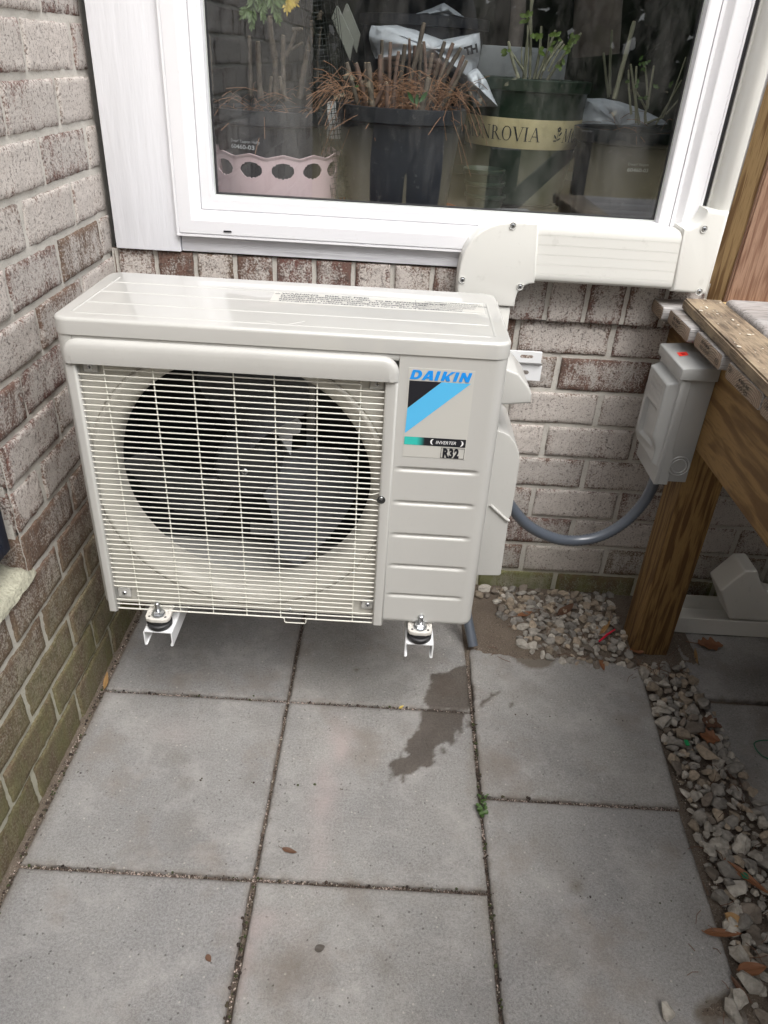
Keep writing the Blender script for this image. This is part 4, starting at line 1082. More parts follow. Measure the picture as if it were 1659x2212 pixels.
# ------------------------------------------------------------------ deck
W_GREY = wood('weathered_deck_board', (.30,.26,.235), (.17,.14,.12), axis=0, ring=70, grey=(.40,.385,.375), rough=.85)
W_BRN = wood('brown_deck_board', (.29,.215,.14), (.11,.075,.048), axis=1, ring=110, grey=(.19,.155,.12), rough=.85, wet=(.30,.235,.16))
W_END = None
W_BEAM = wood('treated_pine_beam', (.24,.145,.055), (.13,.07,.024), axis=1, ring=42, rough=.6, knots=4.2, along=.12)
W_POST = wood('treated_pine_post', (.24,.145,.055), (.105,.055,.02), axis=2, ring=120, rough=.6, knots=3.6)
W_UP = wood('reddish_cedar_post', (.30,.185,.125), (.18,.095,.06), axis=2, ring=120, rough=.6)
W_UP2 = wood('yellowish_post_side', (.40,.27,.13), (.20,.115,.05), axis=2, ring=90, rough=.6)
def endgrain():
    m, n, l, p = nodes_of('end_grain')
    tc = n.new('ShaderNodeTexCoord').outputs['Object']
    oi = n.new('ShaderNodeObjectInfo').outputs['Random']
    mp = n.new('ShaderNodeMapping'); mp.inputs['Location'].default_value = (0, .03, .06); l.new(tc, mp.inputs[0])
    cmb = n.new('ShaderNodeVectorMath'); cmb.operation = 'ADD'; l.new(mp.outputs[0], cmb.inputs[0])
    ln = n.new('ShaderNodeVectorMath'); ln.operation = 'LENGTH'; l.new(cmb.outputs[0], ln.inputs[0])
    nzz = tex(n, l, tc, 45, 3)
    v = math_(n, l, 'ADD', math_(n, l, 'MULTIPLY', ln.outputs['Value'], 1350), math_(n, l, 'MULTIPLY', nzz, 3.0))
    s = math_(n, l, 'SINE', v)
    fine = tex(n, l, tc, 300, 4, .7)
    c = mixc(n, l, ramp(n, l, math_(n, l, 'ADD', math_(n, l, 'MULTIPLY', s, .5), .5), .55, .9), (.36,.27,.20), (.16,.105,.07))
    c = mixc(n, l, math_(n, l, 'MULTIPLY', fine, .7), c, (.30,.24,.19))
    c = mixc(n, l, ramp(n, l, tex(n, l, tc, 25, 5, .7), .5, .75), c, (.20,.17,.12))
    l.new(c, p.inputs['Base Color']); p.inputs['Roughness'].default_value = .9
    bumpn(n, l, math_(n, l, 'ADD', s, fine), p, .5, .0015); return m
W_END = endgrain()
BT, BB = .8100, .7815
ordinals = ['deck board end touching the brick wall', 'second deck board out from the brick wall, dark rounded ring grain on its end', 'third deck board out from the brick wall, stamped end above the disconnect box', 'fourth deck board out from the brick wall, stamped end beside the beam', 'fifth deck board out from the wall, its end cut by the photo edge']
yb0 = [-.062, -.2235, -.3835, -.5560]; wb = .1385
deck_y = [(-.0905, -.0170), (-.2290, -.0975), (-.3765, -.2385), (-.5500, -.4040)]
yy = -.5560
while yy > -1.4:
    deck_y.append((yy-.1395, yy)); yy -= .1455
for i, (ya, yb_) in enumerate(deck_y):
    xe = [1.1610, 1.1720, 1.180, 1.180][i] if i < 4 else 1.178+random.uniform(-.004, .004)
    dy = ya; bm = bmesh.new()
    r = .007; pts = []
    for (cy_, cz_, a0) in ((yb_-r, BT-r, 0), (ya+r, BT-r, 90), (ya+r, BB+r, 180), (yb_-r, BB+r, 270)):
        for k in range(6):
            a = math.radians(a0+18*k); pts.append((cy_+r*math.cos(a), cz_+r*math.sin(a)))
    # the top edge facing the wall is the rounder one, ends are a little ragged
    nx = 3; secs = []
    for xi, x in enumerate([xe, xe+.0012, xe+.02, 4.2]):
        ins = .0012 if xi == 0 else 0; row = []
        for (y, z) in pts:
            yc, zc = (ya+yb_)/2, (BT+BB)/2
            row.append(bm.verts.new((x+nz(y, z, i, 130)*.0012*(xi < 2), y-(ins if y > yc else -ins), z-(ins if z > zc else -ins))))
        secs.append(row)
    for A, B in zip(secs, secs[1:]):
        for k in range(len(pts)): bm.faces.new([A[k], B[k], B[(k+1) % len(pts)], A[(k+1) % len(pts)]])
    f0 = bm.faces.new(secs[0]); bm.faces.new(secs[-1]); f0.material_index = 1
    if i == 1:
        pass
    o = from_bm('deck_board', bm, [W_GREY, W_END], None, angle=50)
    place(o, (xe, (ya+yb_)/2, (BT+BB)/2))
    lb = ordinals[i] if i < 5 else None
    tag(o, 'grey '+lb if lb else 'grey deck board, %s out from the brick wall, beyond the photo\'s right edge' % ['sixth', 'seventh', 'eighth', 'ninth', 'tenth', 'eleventh', 'twelfth', 'thirteenth', 'fourteenth'][i-5], 'deck board', 'boards of the raised deck')
# grade stamps burnt on the board ends (read with the camera facing +x: right is -y)
STAMP = mat('burnt_stamp', (.035,.028,.02), .8)
def stamp(xe, yc, zc, lines, flip=1, size=.0078, parent=None, oval=None):
    for k, s_ in enumerate(lines):
        text('grade_stamp', s_, size, (xe-.0016, yc+flip*(.030), zc+flip*(.0035-.0095*k)), (0, -flip, 0), (0, 0, flip), STAMP, parent, sx=.82, bold=.00022)
    if oval:
        cy_, cz_ = oval; bm = bmesh.new(); a = []; b_ = []
        for k in range(28):
            t = 2*math.pi*k/28; a.append(bm.verts.new((xe-.0016, cy_+.0088*math.cos(t), cz_+.0050*math.sin(t)))); b_.append(bm.verts.new((xe-.0016, cy_+.0078*math.cos(t), cz_+.0041*math.sin(t))))
        for k in range(28): bm.faces.new([a[k], a[(k+1) % 28], b_[(k+1) % 28], b_[k]])
        from_bm('grade_stamp', bm, STAMP, parent, False)
        text('grade_stamp', '677', .0062, (xe-.0017, cy_+flip*.0062, cz_-flip*.0022), (0, -flip, 0), (0, 0, flip), STAMP, parent, bold=.0002)
DBs = [o for o in COL.objects if o.name.startswith('deck_board')]
stamp(1.180, -.305, .7955, ['SPIB  PREMIUM', 'R.E.D.  KD19 HT'], 1, parent=DBs[2], oval=(-.360, .7930))
stamp(1.180, -.472, .7955, ['R.E.D.  KD19 HT', 'SPIB  PREMIUM'], -1, parent=DBs[3], oval=(-.418, .8005))
stamp(1.1720, -.160, .7955, ['SPIB  PREMIUM', 'R.E.D.  KD19'], 1, parent=DBs[1])
stamp(1.178, -.630, .7955, ['R.E.D.  KD19 HT', 'PREMIUM'], -1, parent=DBs[4], oval=(-.575, .8005))
bmx = box('deck_beam', 1.2155, 1.2535, -1.452, -.002, .5925, .7808, W_BEAM, None, .003)
place(bmx, (1.2345, -.7, .68)); tag(bmx, 'knotty treated pine beam along the open edge of the deck, under the board ends', 'beam')
jst = box('deck_joist', 1.2545, 4.1, -.040, -.003, .60, .7805, W_BEAM, None, .002); place(jst, (2, -.02, .7)); tag(jst, 'dark pine joist under the deck, fixed along the house wall', 'joist')
sk_ = box('added_shade_panel', 1.262, 4.1, -1.478, -1.455, .0, .78, W_BEAM, None, .002); place(sk_, (2.6, -1.46, 0)); tag(sk_, 'added unseen timber panel keeping light out from the near side under the deck', 'shade panel')  # panel added to darken the space under the deck
sk2 = box('added_shade_panel', 4.11, 4.135, -1.44, -.01, .0, .78, W_BEAM, None, .002); place(sk2, (4.12, -.7, 0)); tag(sk2, 'added unseen timber panel blocking light at the far right end of the deck', 'shade panel')  # second added panel, stops light entering from the far end
bm = bmesh.new(); bm_box(bm, 1.238, 1.326, -.236, -.150, -.02, .5918, .004, 2)
po = from_bm('deck_post', bm, W_POST, None); place(po, (1.282, -.193, 0)); tag(po, 'square treated pine post standing in the gravel under the deck beam', 'post')
def quadbox(name, lo, hi, material, parent, bev=.003):
    bm = bmesh.new(); A = [bm.verts.new(p) for p in lo]; B = [bm.verts.new(p) for p in hi]
    bm.faces.new(A[::-1]); bm.faces.new(B)
    for k in range(4): bm.faces.new([A[k], A[(k+1) % 4], B[(k+1) % 4], B[k]])
    bmesh.ops.recalc_face_normals(bm, faces=bm.faces[:])
    bmesh.ops.bevel(bm, geom=[e for e in bm.edges], offset=bev, segments=2, affect='EDGES'); return from_bm(name, bm, material, parent)
# cover board lying along the board ends
def round_board(name, x0, x1, y0, y1, z0, z1, r, material, skew=0):
    bm = bmesh.new(); t = bmesh.new(); bmesh.ops.create_cube(t, size=1)
    for v in t.verts:
        q = v.co.copy(); v.co = Vector((x0+(q.x+.5)*(x1-x0), y0+(q.y+.5)*(y1-y0), z0+(q.z+.5)*(z1-z0)))
        v.co.x += skew*(v.co.y-y1)
    bmesh.ops.bevel(t, geom=t.edges[:], offset=r, segments=3, profile=.5, affect='EDGES')
    bmesh.ops.subdivide_edges(t, edges=[e for e in t.edges if e.calc_length() > .05], cuts=12, use_grid_fill=True)
    for v in t.verts: v.co += Vector((nz(v.co.x, v.co.y, v.co.z, 22), nz(v.co.y, v.co.z, v.co.x, 22), nz(v.co.z, v.co.x, v.co.y, 22)))*.0011
    merge(bm, t); return from_bm(name, bm, material, None, angle=50)
cb = quadbox('cover_board', [Vector((1.1935, -.098, .8115)), Vector((1.2705, -.096, .8115)), Vector((1.2540, -1.25, .8115)), Vector((1.1480, -1.25, .8115))], [Vector((1.1935, -.098, .8335)), Vector((1.2705, -.096, .8335)), Vector((1.2540, -1.25, .8335)), Vector((1.1480, -1.25, .8335))], W_BRN, None, .003)
place(cb, (1.22, -.6, .812)); tag(cb, 'brown green-edged board lying flat along the ends of the deck boards', 'board')
W_GREY2 = wood('silvery_board', (.36,.33,.31), (.20,.17,.15), axis=0, ring=60, grey=(.42,.40,.39), rough=.85)
gb = round_board('loose_board', 1.2785, 2.4, -.290, -.092, .8115, .8370, .0115, W_GREY2)
place(gb, (1.8, -.2, .812)); tag(gb, 'silver grey board with a rounded end lying on the deck at the right edge', 'board')
# upright post against the house, built leaning the way the photo shows
pa = on(1523, 636, 1, -.004); pb = on(1659, 171, 1, -.004); pc = on(1560, 650, 1, -.046); pd_ = on(1659, 330, 1, -.046)
def ext(a, b_, z): t = (z-a.z)/(b_.z-a.z); return a+(b_-a)*t
up_ = bmesh.new()
x_b0, x_t0 = 1.2935, ext(pa, pb, 2.0).x
ps = thing('deck_rail_post', 'upright reddish brown timber post standing on the deck beside the ivory duct', 'post', (1.33, -.02, .81))
lo_a = Vector((pa.x, -.004, .8112)); lo_c = Vector((pc.x, -.046, .8112)); hi_a = ext(pa, pb, 2.0); hi_c = ext(pc, pd_, 2.0)
dzf = .140
quadbox('inner_timber', [lo_a, lo_c, Vector((lo_c.x+.012, -.046, .8112)), Vector((lo_a.x+.03, -.004, .8112))], [hi_a, hi_c, Vector((hi_c.x+.012, -.046, 2.0)), Vector((hi_a.x+.03, -.004, 2.0))], W_UP2, ps, .001)
quadbox('face_timber', [Vector((lo_c.x+.0003, -.0465, .8115)), Vector((lo_c.x+.0003, -.060, .8115)), Vector((lo_c.x+.15, -.060, .8115)), Vector((lo_c.x+.15, -.0465, .8115))], [Vector((hi_c.x+.0003, -.0465, 2.0)), Vector((hi_c.x+.0003, -.060, 2.0)), Vector((hi_c.x+.15, -.060, 2.0)), Vector((hi_c.x+.15, -.0465, 2.0))], W_UP, ps, .003)
bk = box('blocking', 1.275, 1.50, -.112, -.0655, .811, .822, mat('fresh_pine', (.50,.36,.17), .6, var=.2, vscale=30), ps, .002)
# sawdust crumbs on the boards near the duct
SAW = mat('sawdust_flakes', (.66,.60,.50), .9)
bm = bmesh.new()
for k in range(150):
    if k < 95: x = random.gauss(1.262, .022); y = random.uniform(-.088, -.006); z = BT
    else: x = random.uniform(1.19, 1.262); y = random.uniform(-.6, -.12); z = .8338
    if z == BT and (x < 1.20 or x > 1.288): continue
    s = random.uniform(.0005, .0019) if k % 9 else .003; a = random.uniform(0, 6.28)
    t = bmesh.new(); bmesh.ops.create_icosphere(t, subdivisions=1, radius=s)
    for v in t.verts: v.co = Matrix.Rotation(a, 3, 'Z') @ Vector((v.co.x*1.6, v.co.y*.8, v.co.z*.45+s*.4))+Vector((x, y, z))
    merge(bm, t)
o = from_bm('sawdust', bm, SAW, None, False); tag(o, 'pale sawdust crumbs scattered on the deck boards', 'sawdust', kind='stuff')

# ------------------------------------------------------------------ ground, pavers
def wetmask(x, y, polys, soft=.004):
    # jittered inside test averaged for a soft ragged rim
    s = 0; K = 5
    jx_ = nz(x, y, 1, 55)*.006+nz(x, y, 6, 150)*.0035; jy_ = nz(y, x, 2, 55)*.006+nz(y, x, 8, 150)*.0035
    for k in range(K):
        a = 2*math.pi*k/K
        if any(inpoly(x+jx_+soft*.5*math.cos(a), y+jy_+soft*.5*math.sin(a), P_) for P_ in polys): s += 1
    return s/K
ow = lambda x, y: (702+x*.3255, 1404+y*.3255)
def G(pts): return [tuple(on(*ow(*q), 2, 0)[:2]) for q in pts]
WETP = [G([(940,95),(952,140),(965,200),(992,250),(1000,330),(962,372),(930,392),(690,392),(655,330),(680,260),(700,200),(695,165),(760,150),(820,140),(850,115)]),
        G([(655,392),(960,400),(930,430),(912,500),(890,590),(872,512),(862,600),(850,638),(800,610),(740,640),(705,668),(735,700),(725,740),(685,782),(640,760),(610,800),(550,830),(520,893),(508,870),(530,830),(490,830),(430,845),(440,810),(425,770),(470,720),(520,670),(550,600),(600,550),(640,480),(630,420)]),
        G([(375,905),(385,880),(400,872),(395,890)]), G([(420,855),(445,850),(440,870),(425,872)]), G([(945,455),(975,490),(968,520),(945,515)]), G([(1030,385),(1020,360),(1060,330),(1110,300),(1160,272),(1150,290),(1090,335)]),
        G([(1218,385),(1230,355),(1255,350),(1245,378)]), G([(1100,275),(1115,280),(1112,298),(1100,295)]), G([(775,650),(798,655),(800,690),(775,680)]), G([(670,1055),(685,1030),(682,1050)])]
DRY = [G([(512,690),(530,665),(553,680),(540,700),(515,712)])]
def pinkm(x, y):
    v = 0
    for (u_, v_, ru, rv, s) in PK:
        v = max(v, s*math.exp(-(((x-u_)/ru)**2+((y-v_)/rv)**2)))
    return v*(.6+.5*nz(x, y, 0, 30))
PK = []
for (u, v, ru, rv, s) in ((735, 1600, .025, .06, .9), (700, 1720, .025, .08, .8), (690, 1850, .02, .05, .5), (575, 1990, .05, .02, .7), (550, 2015, .018, .018, .8), (532, 2050, .014, .024, .9), (525, 2100, .012, .04, .8), (1012, 1330, .012, .09, 1.3), (1010, 1370, .012, .05, 1.2), (380, 1580, .05, .03, .35)):
    q = on(u, v, 2, 0); PK.append((q.x, q.y, ru, rv, s))
DKS = []
for (u, v, r, k_) in ((1246, 1916, .011, .9), (600, 2128, .030, .5), (640, 2085, .02, .5), (385, 1640, .025, .35), (400, 1690, .018, .35), (770, 1447, .006, 1.0), (835, 2090, .02, .4), (240, 1880, .012, .5), (1530, 1990, .03, .35), (1180, 2040, .05, .25)):
    q = on(u, v, 2, 0); DKS.append((q.x, q.y, r, k_))
SPILL = [[tuple(on(*q, 2, 0)[:2]) for q in ((1000,1372),(1024,1394),(1060,1396),(1095,1412),(1120,1432),(1150,1444),(1188,1440),(1200,1424),(1230,1420),(1262,1416),(1290,1425),(1340,1428),(1385,1435),(1400,1300),(1000,1250))],
         [tuple(on(*q, 2, 0)[:2]) for q in ((1505,2212),(1500,2180),(1520,2160),(1545,2150),(1580,2135),(1620,2120),(1659,2100),(1659,2212))]]
pav_id = 0
def paver(quad, label, z=0.0, group='grey concrete pavers'):
    """quad TL TR BR BL in plan; fine grid with chipped, slightly dropped edges"""
    TL, TR, BR_, BL = [Vector((q[0], q[1], 0)) for q in quad]
    w_ = (TR-TL).length; h_ = (TL-BL).length; step = .0052
    def ax_(L): k = int((L-.012)/step); return [0, .0014, .0035, .0065]+[.0065+(L-.013)*i/k for i in range(1, k)]+[L-.0065, L-.0035, L-.0014, L]
    A = [a/w_ for a in ax_(w_)]; B = [b/h_ for b in ax_(h_)]
    V = []; Fc = []; C = []; seed = random.random()*50; tx = random.uniform(-.0008, .0008); ty = random.uniform(-.0008, .0008)
    vis = True
    for t in B:
        for s in A:
            p = (BL*(1-s)+BR_*s)*(1-t)+(TL*(1-s)+TR*s)*t
            e = min(s*w_, (1-s)*w_, t*h_, (1-t)*h_)
            dx = nz(p.x, p.y, seed, 35)*.0018+nz(p.x, p.y, seed, 90)*.0016+nz(p.x, p.y, seed, 220)*.0012
            if e < .0015:
                if s == 0: p.x += abs(dx)
                if s == 1: p.x -= abs(dx)
                if t == 0: p.y += abs(dx)
                if t == 1: p.y -= abs(dx)
            zz = z+nz(p.x, p.y, seed, 14)*.0006+tx*(s-.5)*2+ty*(t-.5)*2
            zz -= .0042*max(0, 1-e/.0065)**2+max(0, .0016*(nz(p.x, p.y, seed+3, 120)-.1))*max(0, 1-e/.014)
            V.append((p.x, p.y, zz))
            wet = wetmask(p.x, p.y, WETP)
            if wet and wetmask(p.x, p.y, DRY) > .5: wet = 0
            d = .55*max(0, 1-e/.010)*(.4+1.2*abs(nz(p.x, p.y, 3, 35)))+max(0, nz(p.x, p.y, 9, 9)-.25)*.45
            for (sx_k, sy_k, r_k, k_k) in DKS:
                dd_ = ((p.x-sx_k)**2+(p.y-sy_k)**2)/(r_k*r_k)
                if dd_ < 6: d += k_k*.6*math.exp(-dd_)*(1+.9*nz(p.x, p.y, 4, 120))
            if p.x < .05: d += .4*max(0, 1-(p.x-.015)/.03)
            sp = wetmask(p.x, p.y, SPILL, .010)
            if p.x > .83: d = max(d, .8*sp)
            C.append((wet, max(0, pinkm(p.x, p.y)), min(1, max(0, d))))
    nA, nB = len(A), len(B)
    for j in range(nB-1):
        for i in range(nA-1):
            a = j*nA+i; Fc.append((a, a+1, a+1+nA, a+nA))
    ring = list(range(nA))+[j*nA+nA-1 for j in range(1, nB)]+[(nB-1)*nA+i for i in range(nA-2, -1, -1)]+[j*nA for j in range(nB-2, 0, -1)]
    b2 = len(V)
    for k in ring: V.append((V[k][0], V[k][1], z-.045)); C.append((0, 0, .9))
    for k in range(len(ring)): Fc.append((ring[k], b2+k, b2+(k+1) % len(ring), ring[(k+1) % len(ring)]))
    me = bpy.data.meshes.new('paver'); me.from_pydata(V, [], Fc); me.update(); colattr(me, 'wet', C)
    o = finish('paver', me, PAVER, None, True, 50)
    c = (TL+TR+BR_+BL)/4; place(o, (c.x, c.y, z)); tag(o, label, 'paver', group)
    return o
R0, R1, R2, R3 = (-.045, -.4528), (-.4588, -.8698), (-.8762, -1.2865), (-1.2930, -1.70)
C0, C1, C2 = (.0180, .4213), (.4268, .8283), (.8340, 1.2350)
def rect(c, r): return [(c[0], r[0]), (c[1], r[0]), (c[1], r[1]), (c[0], r[1])]
paver(rect((C0[0], C0[1]), R0), 'grey concrete paver under the left end of the outdoor unit, against both brick walls')
paver(rect((C1[0], C1[1]), R0), 'paver under the right end of the outdoor unit, carrying the upper wet stain')
paver(rect(C0, R1), 'paver in the middle of the left column, beside the mossy brick wall')
paver(rect(C1, R1), 'paver with most of the wet stain and a small curled leaf on it')
paver(rect((C0[0], .4196), R2), 'grey concrete paver at the lower left corner of the photo, beside the brick wall')
paver(rect((.4290, C1[1]), R2), 'paver at the bottom middle of the photo with pinkish arc and brown stains')
paver([(.8375, -.243), (1.250, -.276), (1.224, -.6750), (.8335, -.6745)], 'grey concrete paver right of the wet stain, its far edge covered by muddy soil')
paver([(.8330, -.6812), (1.2195, -.6822), (1.2100, -1.0960), (.8340, -1.0860)], 'large grey concrete paver at the lower right beside the strip of gravel')
for c, nm in ((C0, 'left'), (C1, 'middle')): paver(rect(c, R3), 'grey concrete paver beyond the bottom edge of the photo, '+nm+' column')
paver(rect(C2, (-1.105, -1.51)), 'grey concrete paver beyond the bottom edge of the photo, right column')
paver([(1.354, -.006), (1.75, -.006), (1.762, -.372), (1.364, -.372)], 'shaded grey paver under the deck with the dead leaf, beside the lying white channel')
paver([(1.366, -.383), (1.77, -.383), (1.79, -.785), (1.384, -.785)], 'shaded grey paver under the deck beside the middle of the gravel strip')
paver([(1.386, -.796), (1.79, -.796), (1.81, -1.20), (1.41, -1.20)], 'shaded grey paver under the deck beside the near end of the gravel strip')
# soil sheet: fine near the house, then out to the horizon
def soilh(x, y):
    h = -.012+nz(x, y, 0, 18)*.004+nz(x, y, 3, 70)*.0025+nz(x, y, 7, 190)*.0014
    if .822 < x < 1.40 and y > -.46:
        # soil heaped between the paver and the wall
        s = max(0, min(1, (y+.305)/.05)); h += .0135*s
        m_ = wetmask(x, y, SPILL[:1], .016); h += .0055*m_
        h += .012*math.exp(-((x-.90)/.06)**2-((y+.15)/.07)**2)
    if x > 1.0 and y < -.95: h += .0125*wetmask(x, y, SPILL[1:], .02)
    if x < .03: h += .006
    return h
UU = [-60, -20, -6, -2, -1]+frange(-.5, -.02, .08)+frange(0, 1.46, .0068)+frange(1.5, 3, .1)+[5, 10, 25, 60]
VV = [-120, -60, -30, -15, -8, -4, -2.5, -1.9]+frange(-1.6, .0, .0068)+[.05, 1, 3, 10, 60]
V = []; C = []; Fc = []
for y in VV:
    for x in UU:
        near = -.01 < x < 1.47 and -1.61 < y < .01
        V.append((x, y, soilh(x, y) if near else -.014)); C.append((min(1, wetmask(x, y, SPILL, .03)*.9) if near else 0, 0, 0))
nU = len(UU)
for j in range(len(VV)-1):
    for i in range(nU-1):
        a = j*nU+i; Fc.append((a, a+1, a+1+nU, a+nU))
me = bpy.data.meshes.new('ground'); me.from_pydata(V, [], Fc); me.update(); colattr(me, 'wear', C)
o = finish('ground', me, SOIL, None, True, 70); o['kind'] = 'structure'
# sand and grit lying in the joints
bm = bmesh.new(); GR = attr_mat('joint_grit', 'col', .95, .3)
V = []; Fc = []; C = []
def rock(V, Fc, C, c, s, col, flat=.7, seed=0, sub=ICO if False else None):
    pass
ico = bmesh.new(); bmesh.ops.create_icosphere(ico, subdivisions=1, radius=1); ICO1 = ([v.co.copy() for v in ico.verts], [[v.index for v in f.verts] for f in ico.faces]); ico.free()
ico = bmesh.new(); bmesh.ops.create_icosphere(ico, subdivisions=2, radius=1); ICO2 = ([v.co.copy() for v in ico.verts], [[v.index for v in f.verts] for f in ico.faces]); ico.free()
def add_rock(V, Fc, C, c, s, col, flat=.7, src=ICO1, lon=1.0, cuts=0, jag=.25):
    base = len(V); rot = Matrix.Rotation(random.uniform(0, 6.28), 3, 'Z') @ Matrix.Rotation(random.uniform(-.5, .5), 3, 'X') @ Matrix.Rotation(random.uniform(-.5, .5), 3, 'Y')
    sd_ = random.uniform(0, 100); planes = []
    for k in range(cuts):
        nrm = Vector((random.gauss(0, 1), random.gauss(0, 1), random.gauss(0, 1))).normalized(); planes.append((nrm, random.uniform(.45, .8)))
    for v in src[0]:
        q = v.copy()
        for (nrm, d) in planes:
            e = q.dot(nrm)-d
            if e > 0: q -= nrm*e
        q *= 1+jag*noise.noise(v*1.3+Vector((sd_, 0, 0)))
        q = Vector((q.x*lon, q.y, q.z*flat)); q = rot @ q
        V.append((c[0]+q.x*s, c[1]+q.y*s, c[2]+q.z*s)); C.append(col)
    for f in src[1]: Fc.append([base+i for i in f])
def grit(n, f):
    for k in range(n):
        x, y = f(); g_ = random.random()
        pale = nz(x, y, 2, 14) > -.02
        col = (.52,.43,.39) if g_ > (.62 if pale else .93) else (.46,.42,.36) if g_ > (.5 if pale else .86) else (.13,.095,.08) if g_ < .35 else (.055,.042,.035)
        add_rock(V, Fc, C, (x, y, -.0062+random.uniform(-.004, .002)), random.uniform(.0006, .0017), col, .8)
U_ = random.uniform
grit(1500, lambda: (U_(.02, .83), -.4558+random.gauss(0, .0025)))
grit(1700, lambda: (U_(.02, .83), -.873+random.gauss(0, .0028)))
grit(900, lambda: (.4240+random.gauss(0, .0022), U_(-1.25, -.05)))
grit(1100, lambda: (.8310+random.gauss(0, .0022), U_(-1.25, -.30)))
grit(700, lambda: (U_(.835, 1.22), -.6782+random.gauss(0, .0025)))
grit(2300, lambda: (.0085+abs(random.gauss(0, .0065)), U_(-1.25, -.03)))
grit(1500, lambda: (U_(.86, 1.30), U_(-.29, -.02)))
grit(1300, lambda: (U_(1.225, 1.38), U_(-1.25, -.25)))
me = bpy.data.meshes.new('joint_grit'); me.from_pydata(V, [], Fc); me.update(); colattr(me, 'col', C)
o = finish('joint_grit', me, GR, None, False); tag(o, 'fine grit and sand in the joints between the pavers', 'grit', kind='stuff')
# dark organic lumps along joints
V = []; Fc = []; C = []
for k in range(420):
    m_ = random.random()
    if m_ < .35: x, y = .012+abs(random.gauss(0, .006)), U_(-1.2, -.03)
    elif m_ < .6: x, y = .832+random.gauss(0, .0028), U_(-1.2, -.46)
    elif m_ < .75: x, y = .424+random.gauss(0, .003), U_(-1.2, -.88)
    else: x, y = U_(.02, 1.2), random.choice((-.456, -.873, -.678))+random.gauss(0, .003)
    add_rock(V, Fc, C, (x, y, -.001), U_(.0012, .0036), random.choice(((.03,.022,.018), (.05,.035,.028), (.06,.05,.03), (.045,.055,.02))), .6)
me = bpy.data.meshes.new('debris'); me.from_pydata(V, [], Fc); me.update(); colattr(me, 'col', C)
o = finish('joint_debris', me, GR, None, False); tag(o, 'dark crumbs of soil and moss along the paver joints', 'debris', kind='stuff')
# gravel
GV = attr_mat('gravel_stone', 'col', .8, .55, 90)
V = []; Fc = []; C = []; placed = []
def stone(x, y, s, zb_=None, w_=None):
    for (a, b_, c_) in placed:
        if (a-x)**2+(b_-y)**2 < ((c_+s)*.66)**2: return False
    placed.append((x, y, s)); g_ = random.random()
    if w_ is None: w_ = random.random()
    base_c = Vector((.46,.435,.39)) if w_ < .33 else Vector((.30,.285,.26)) if w_ < .6 else Vector((.37,.31,.24)) if w_ < .86 else Vector((.21,.18,.15))
    base_c *= U_(.62, 1.02)
    z = soilh(x, y)+s*.30 if zb_ is None else zb_+s*.42
    add_rock(V, Fc, C, (x, y, z), s, tuple(base_c), U_(.55, .9), ICO2, U_(1.0, 1.5), 7, .35); return True
for k in range(2600):
    # patch between the paver and the wall
    x = U_(.875, 1.236); y = U_(-.285, -.012)
    edge = (-.262-(x-.85)*.09)
    if y < edge: continue
    dens = max(0, min(1, (x-.885-(max(0, -y-.07))*.45)/.09))
    if y > -.05: dens = max(dens, .6 if x > .93 else .25)
    if random.random() > dens: continue
    stone(x, y, random.choice((.006, .008, .010, .0125, .0145)))
for k in range(4600):
    y = U_(-1.30, -.24); t = (y+.25)/-1.05
    xl = 1.250-.032*t; xr = 1.368+.045*t
    if y > -.27: continue
    x = U_(xl, xr)
    if t > .68 and x < xl+.055*(t-.68)/.1 and random.random() < .8: continue
    if .80 < t < .93 and random.random() < .8: continue
    stone(x, y, random.choice((.006, .008, .010, .012, .0145, .0175)), -.006 if random.random() < .75 else .004)
for (u, v, s) in ((1108, 1370, .0085), (1188, 1404, .010), (1155, 1290, .008), (1497, 1760, .015), (1470, 1650, .011), (1440, 2190, .012), (1590, 2160, .016), (1620, 2180, .022), (1580, 2190, .014)):
    q = on(u, v, 2, .0); g_ = stone(q.x, q.y, s, .002, .1)
me = bpy.data.meshes.new('gravel'); me.from_pydata(V, [], Fc); me.update(); colattr(me, 'col', C)
o = finish('gravel', me, GV, None, False); tag(o, 'pale crushed stone gravel beside the pavers and against the brick wall', 'gravel', kind='stuff')

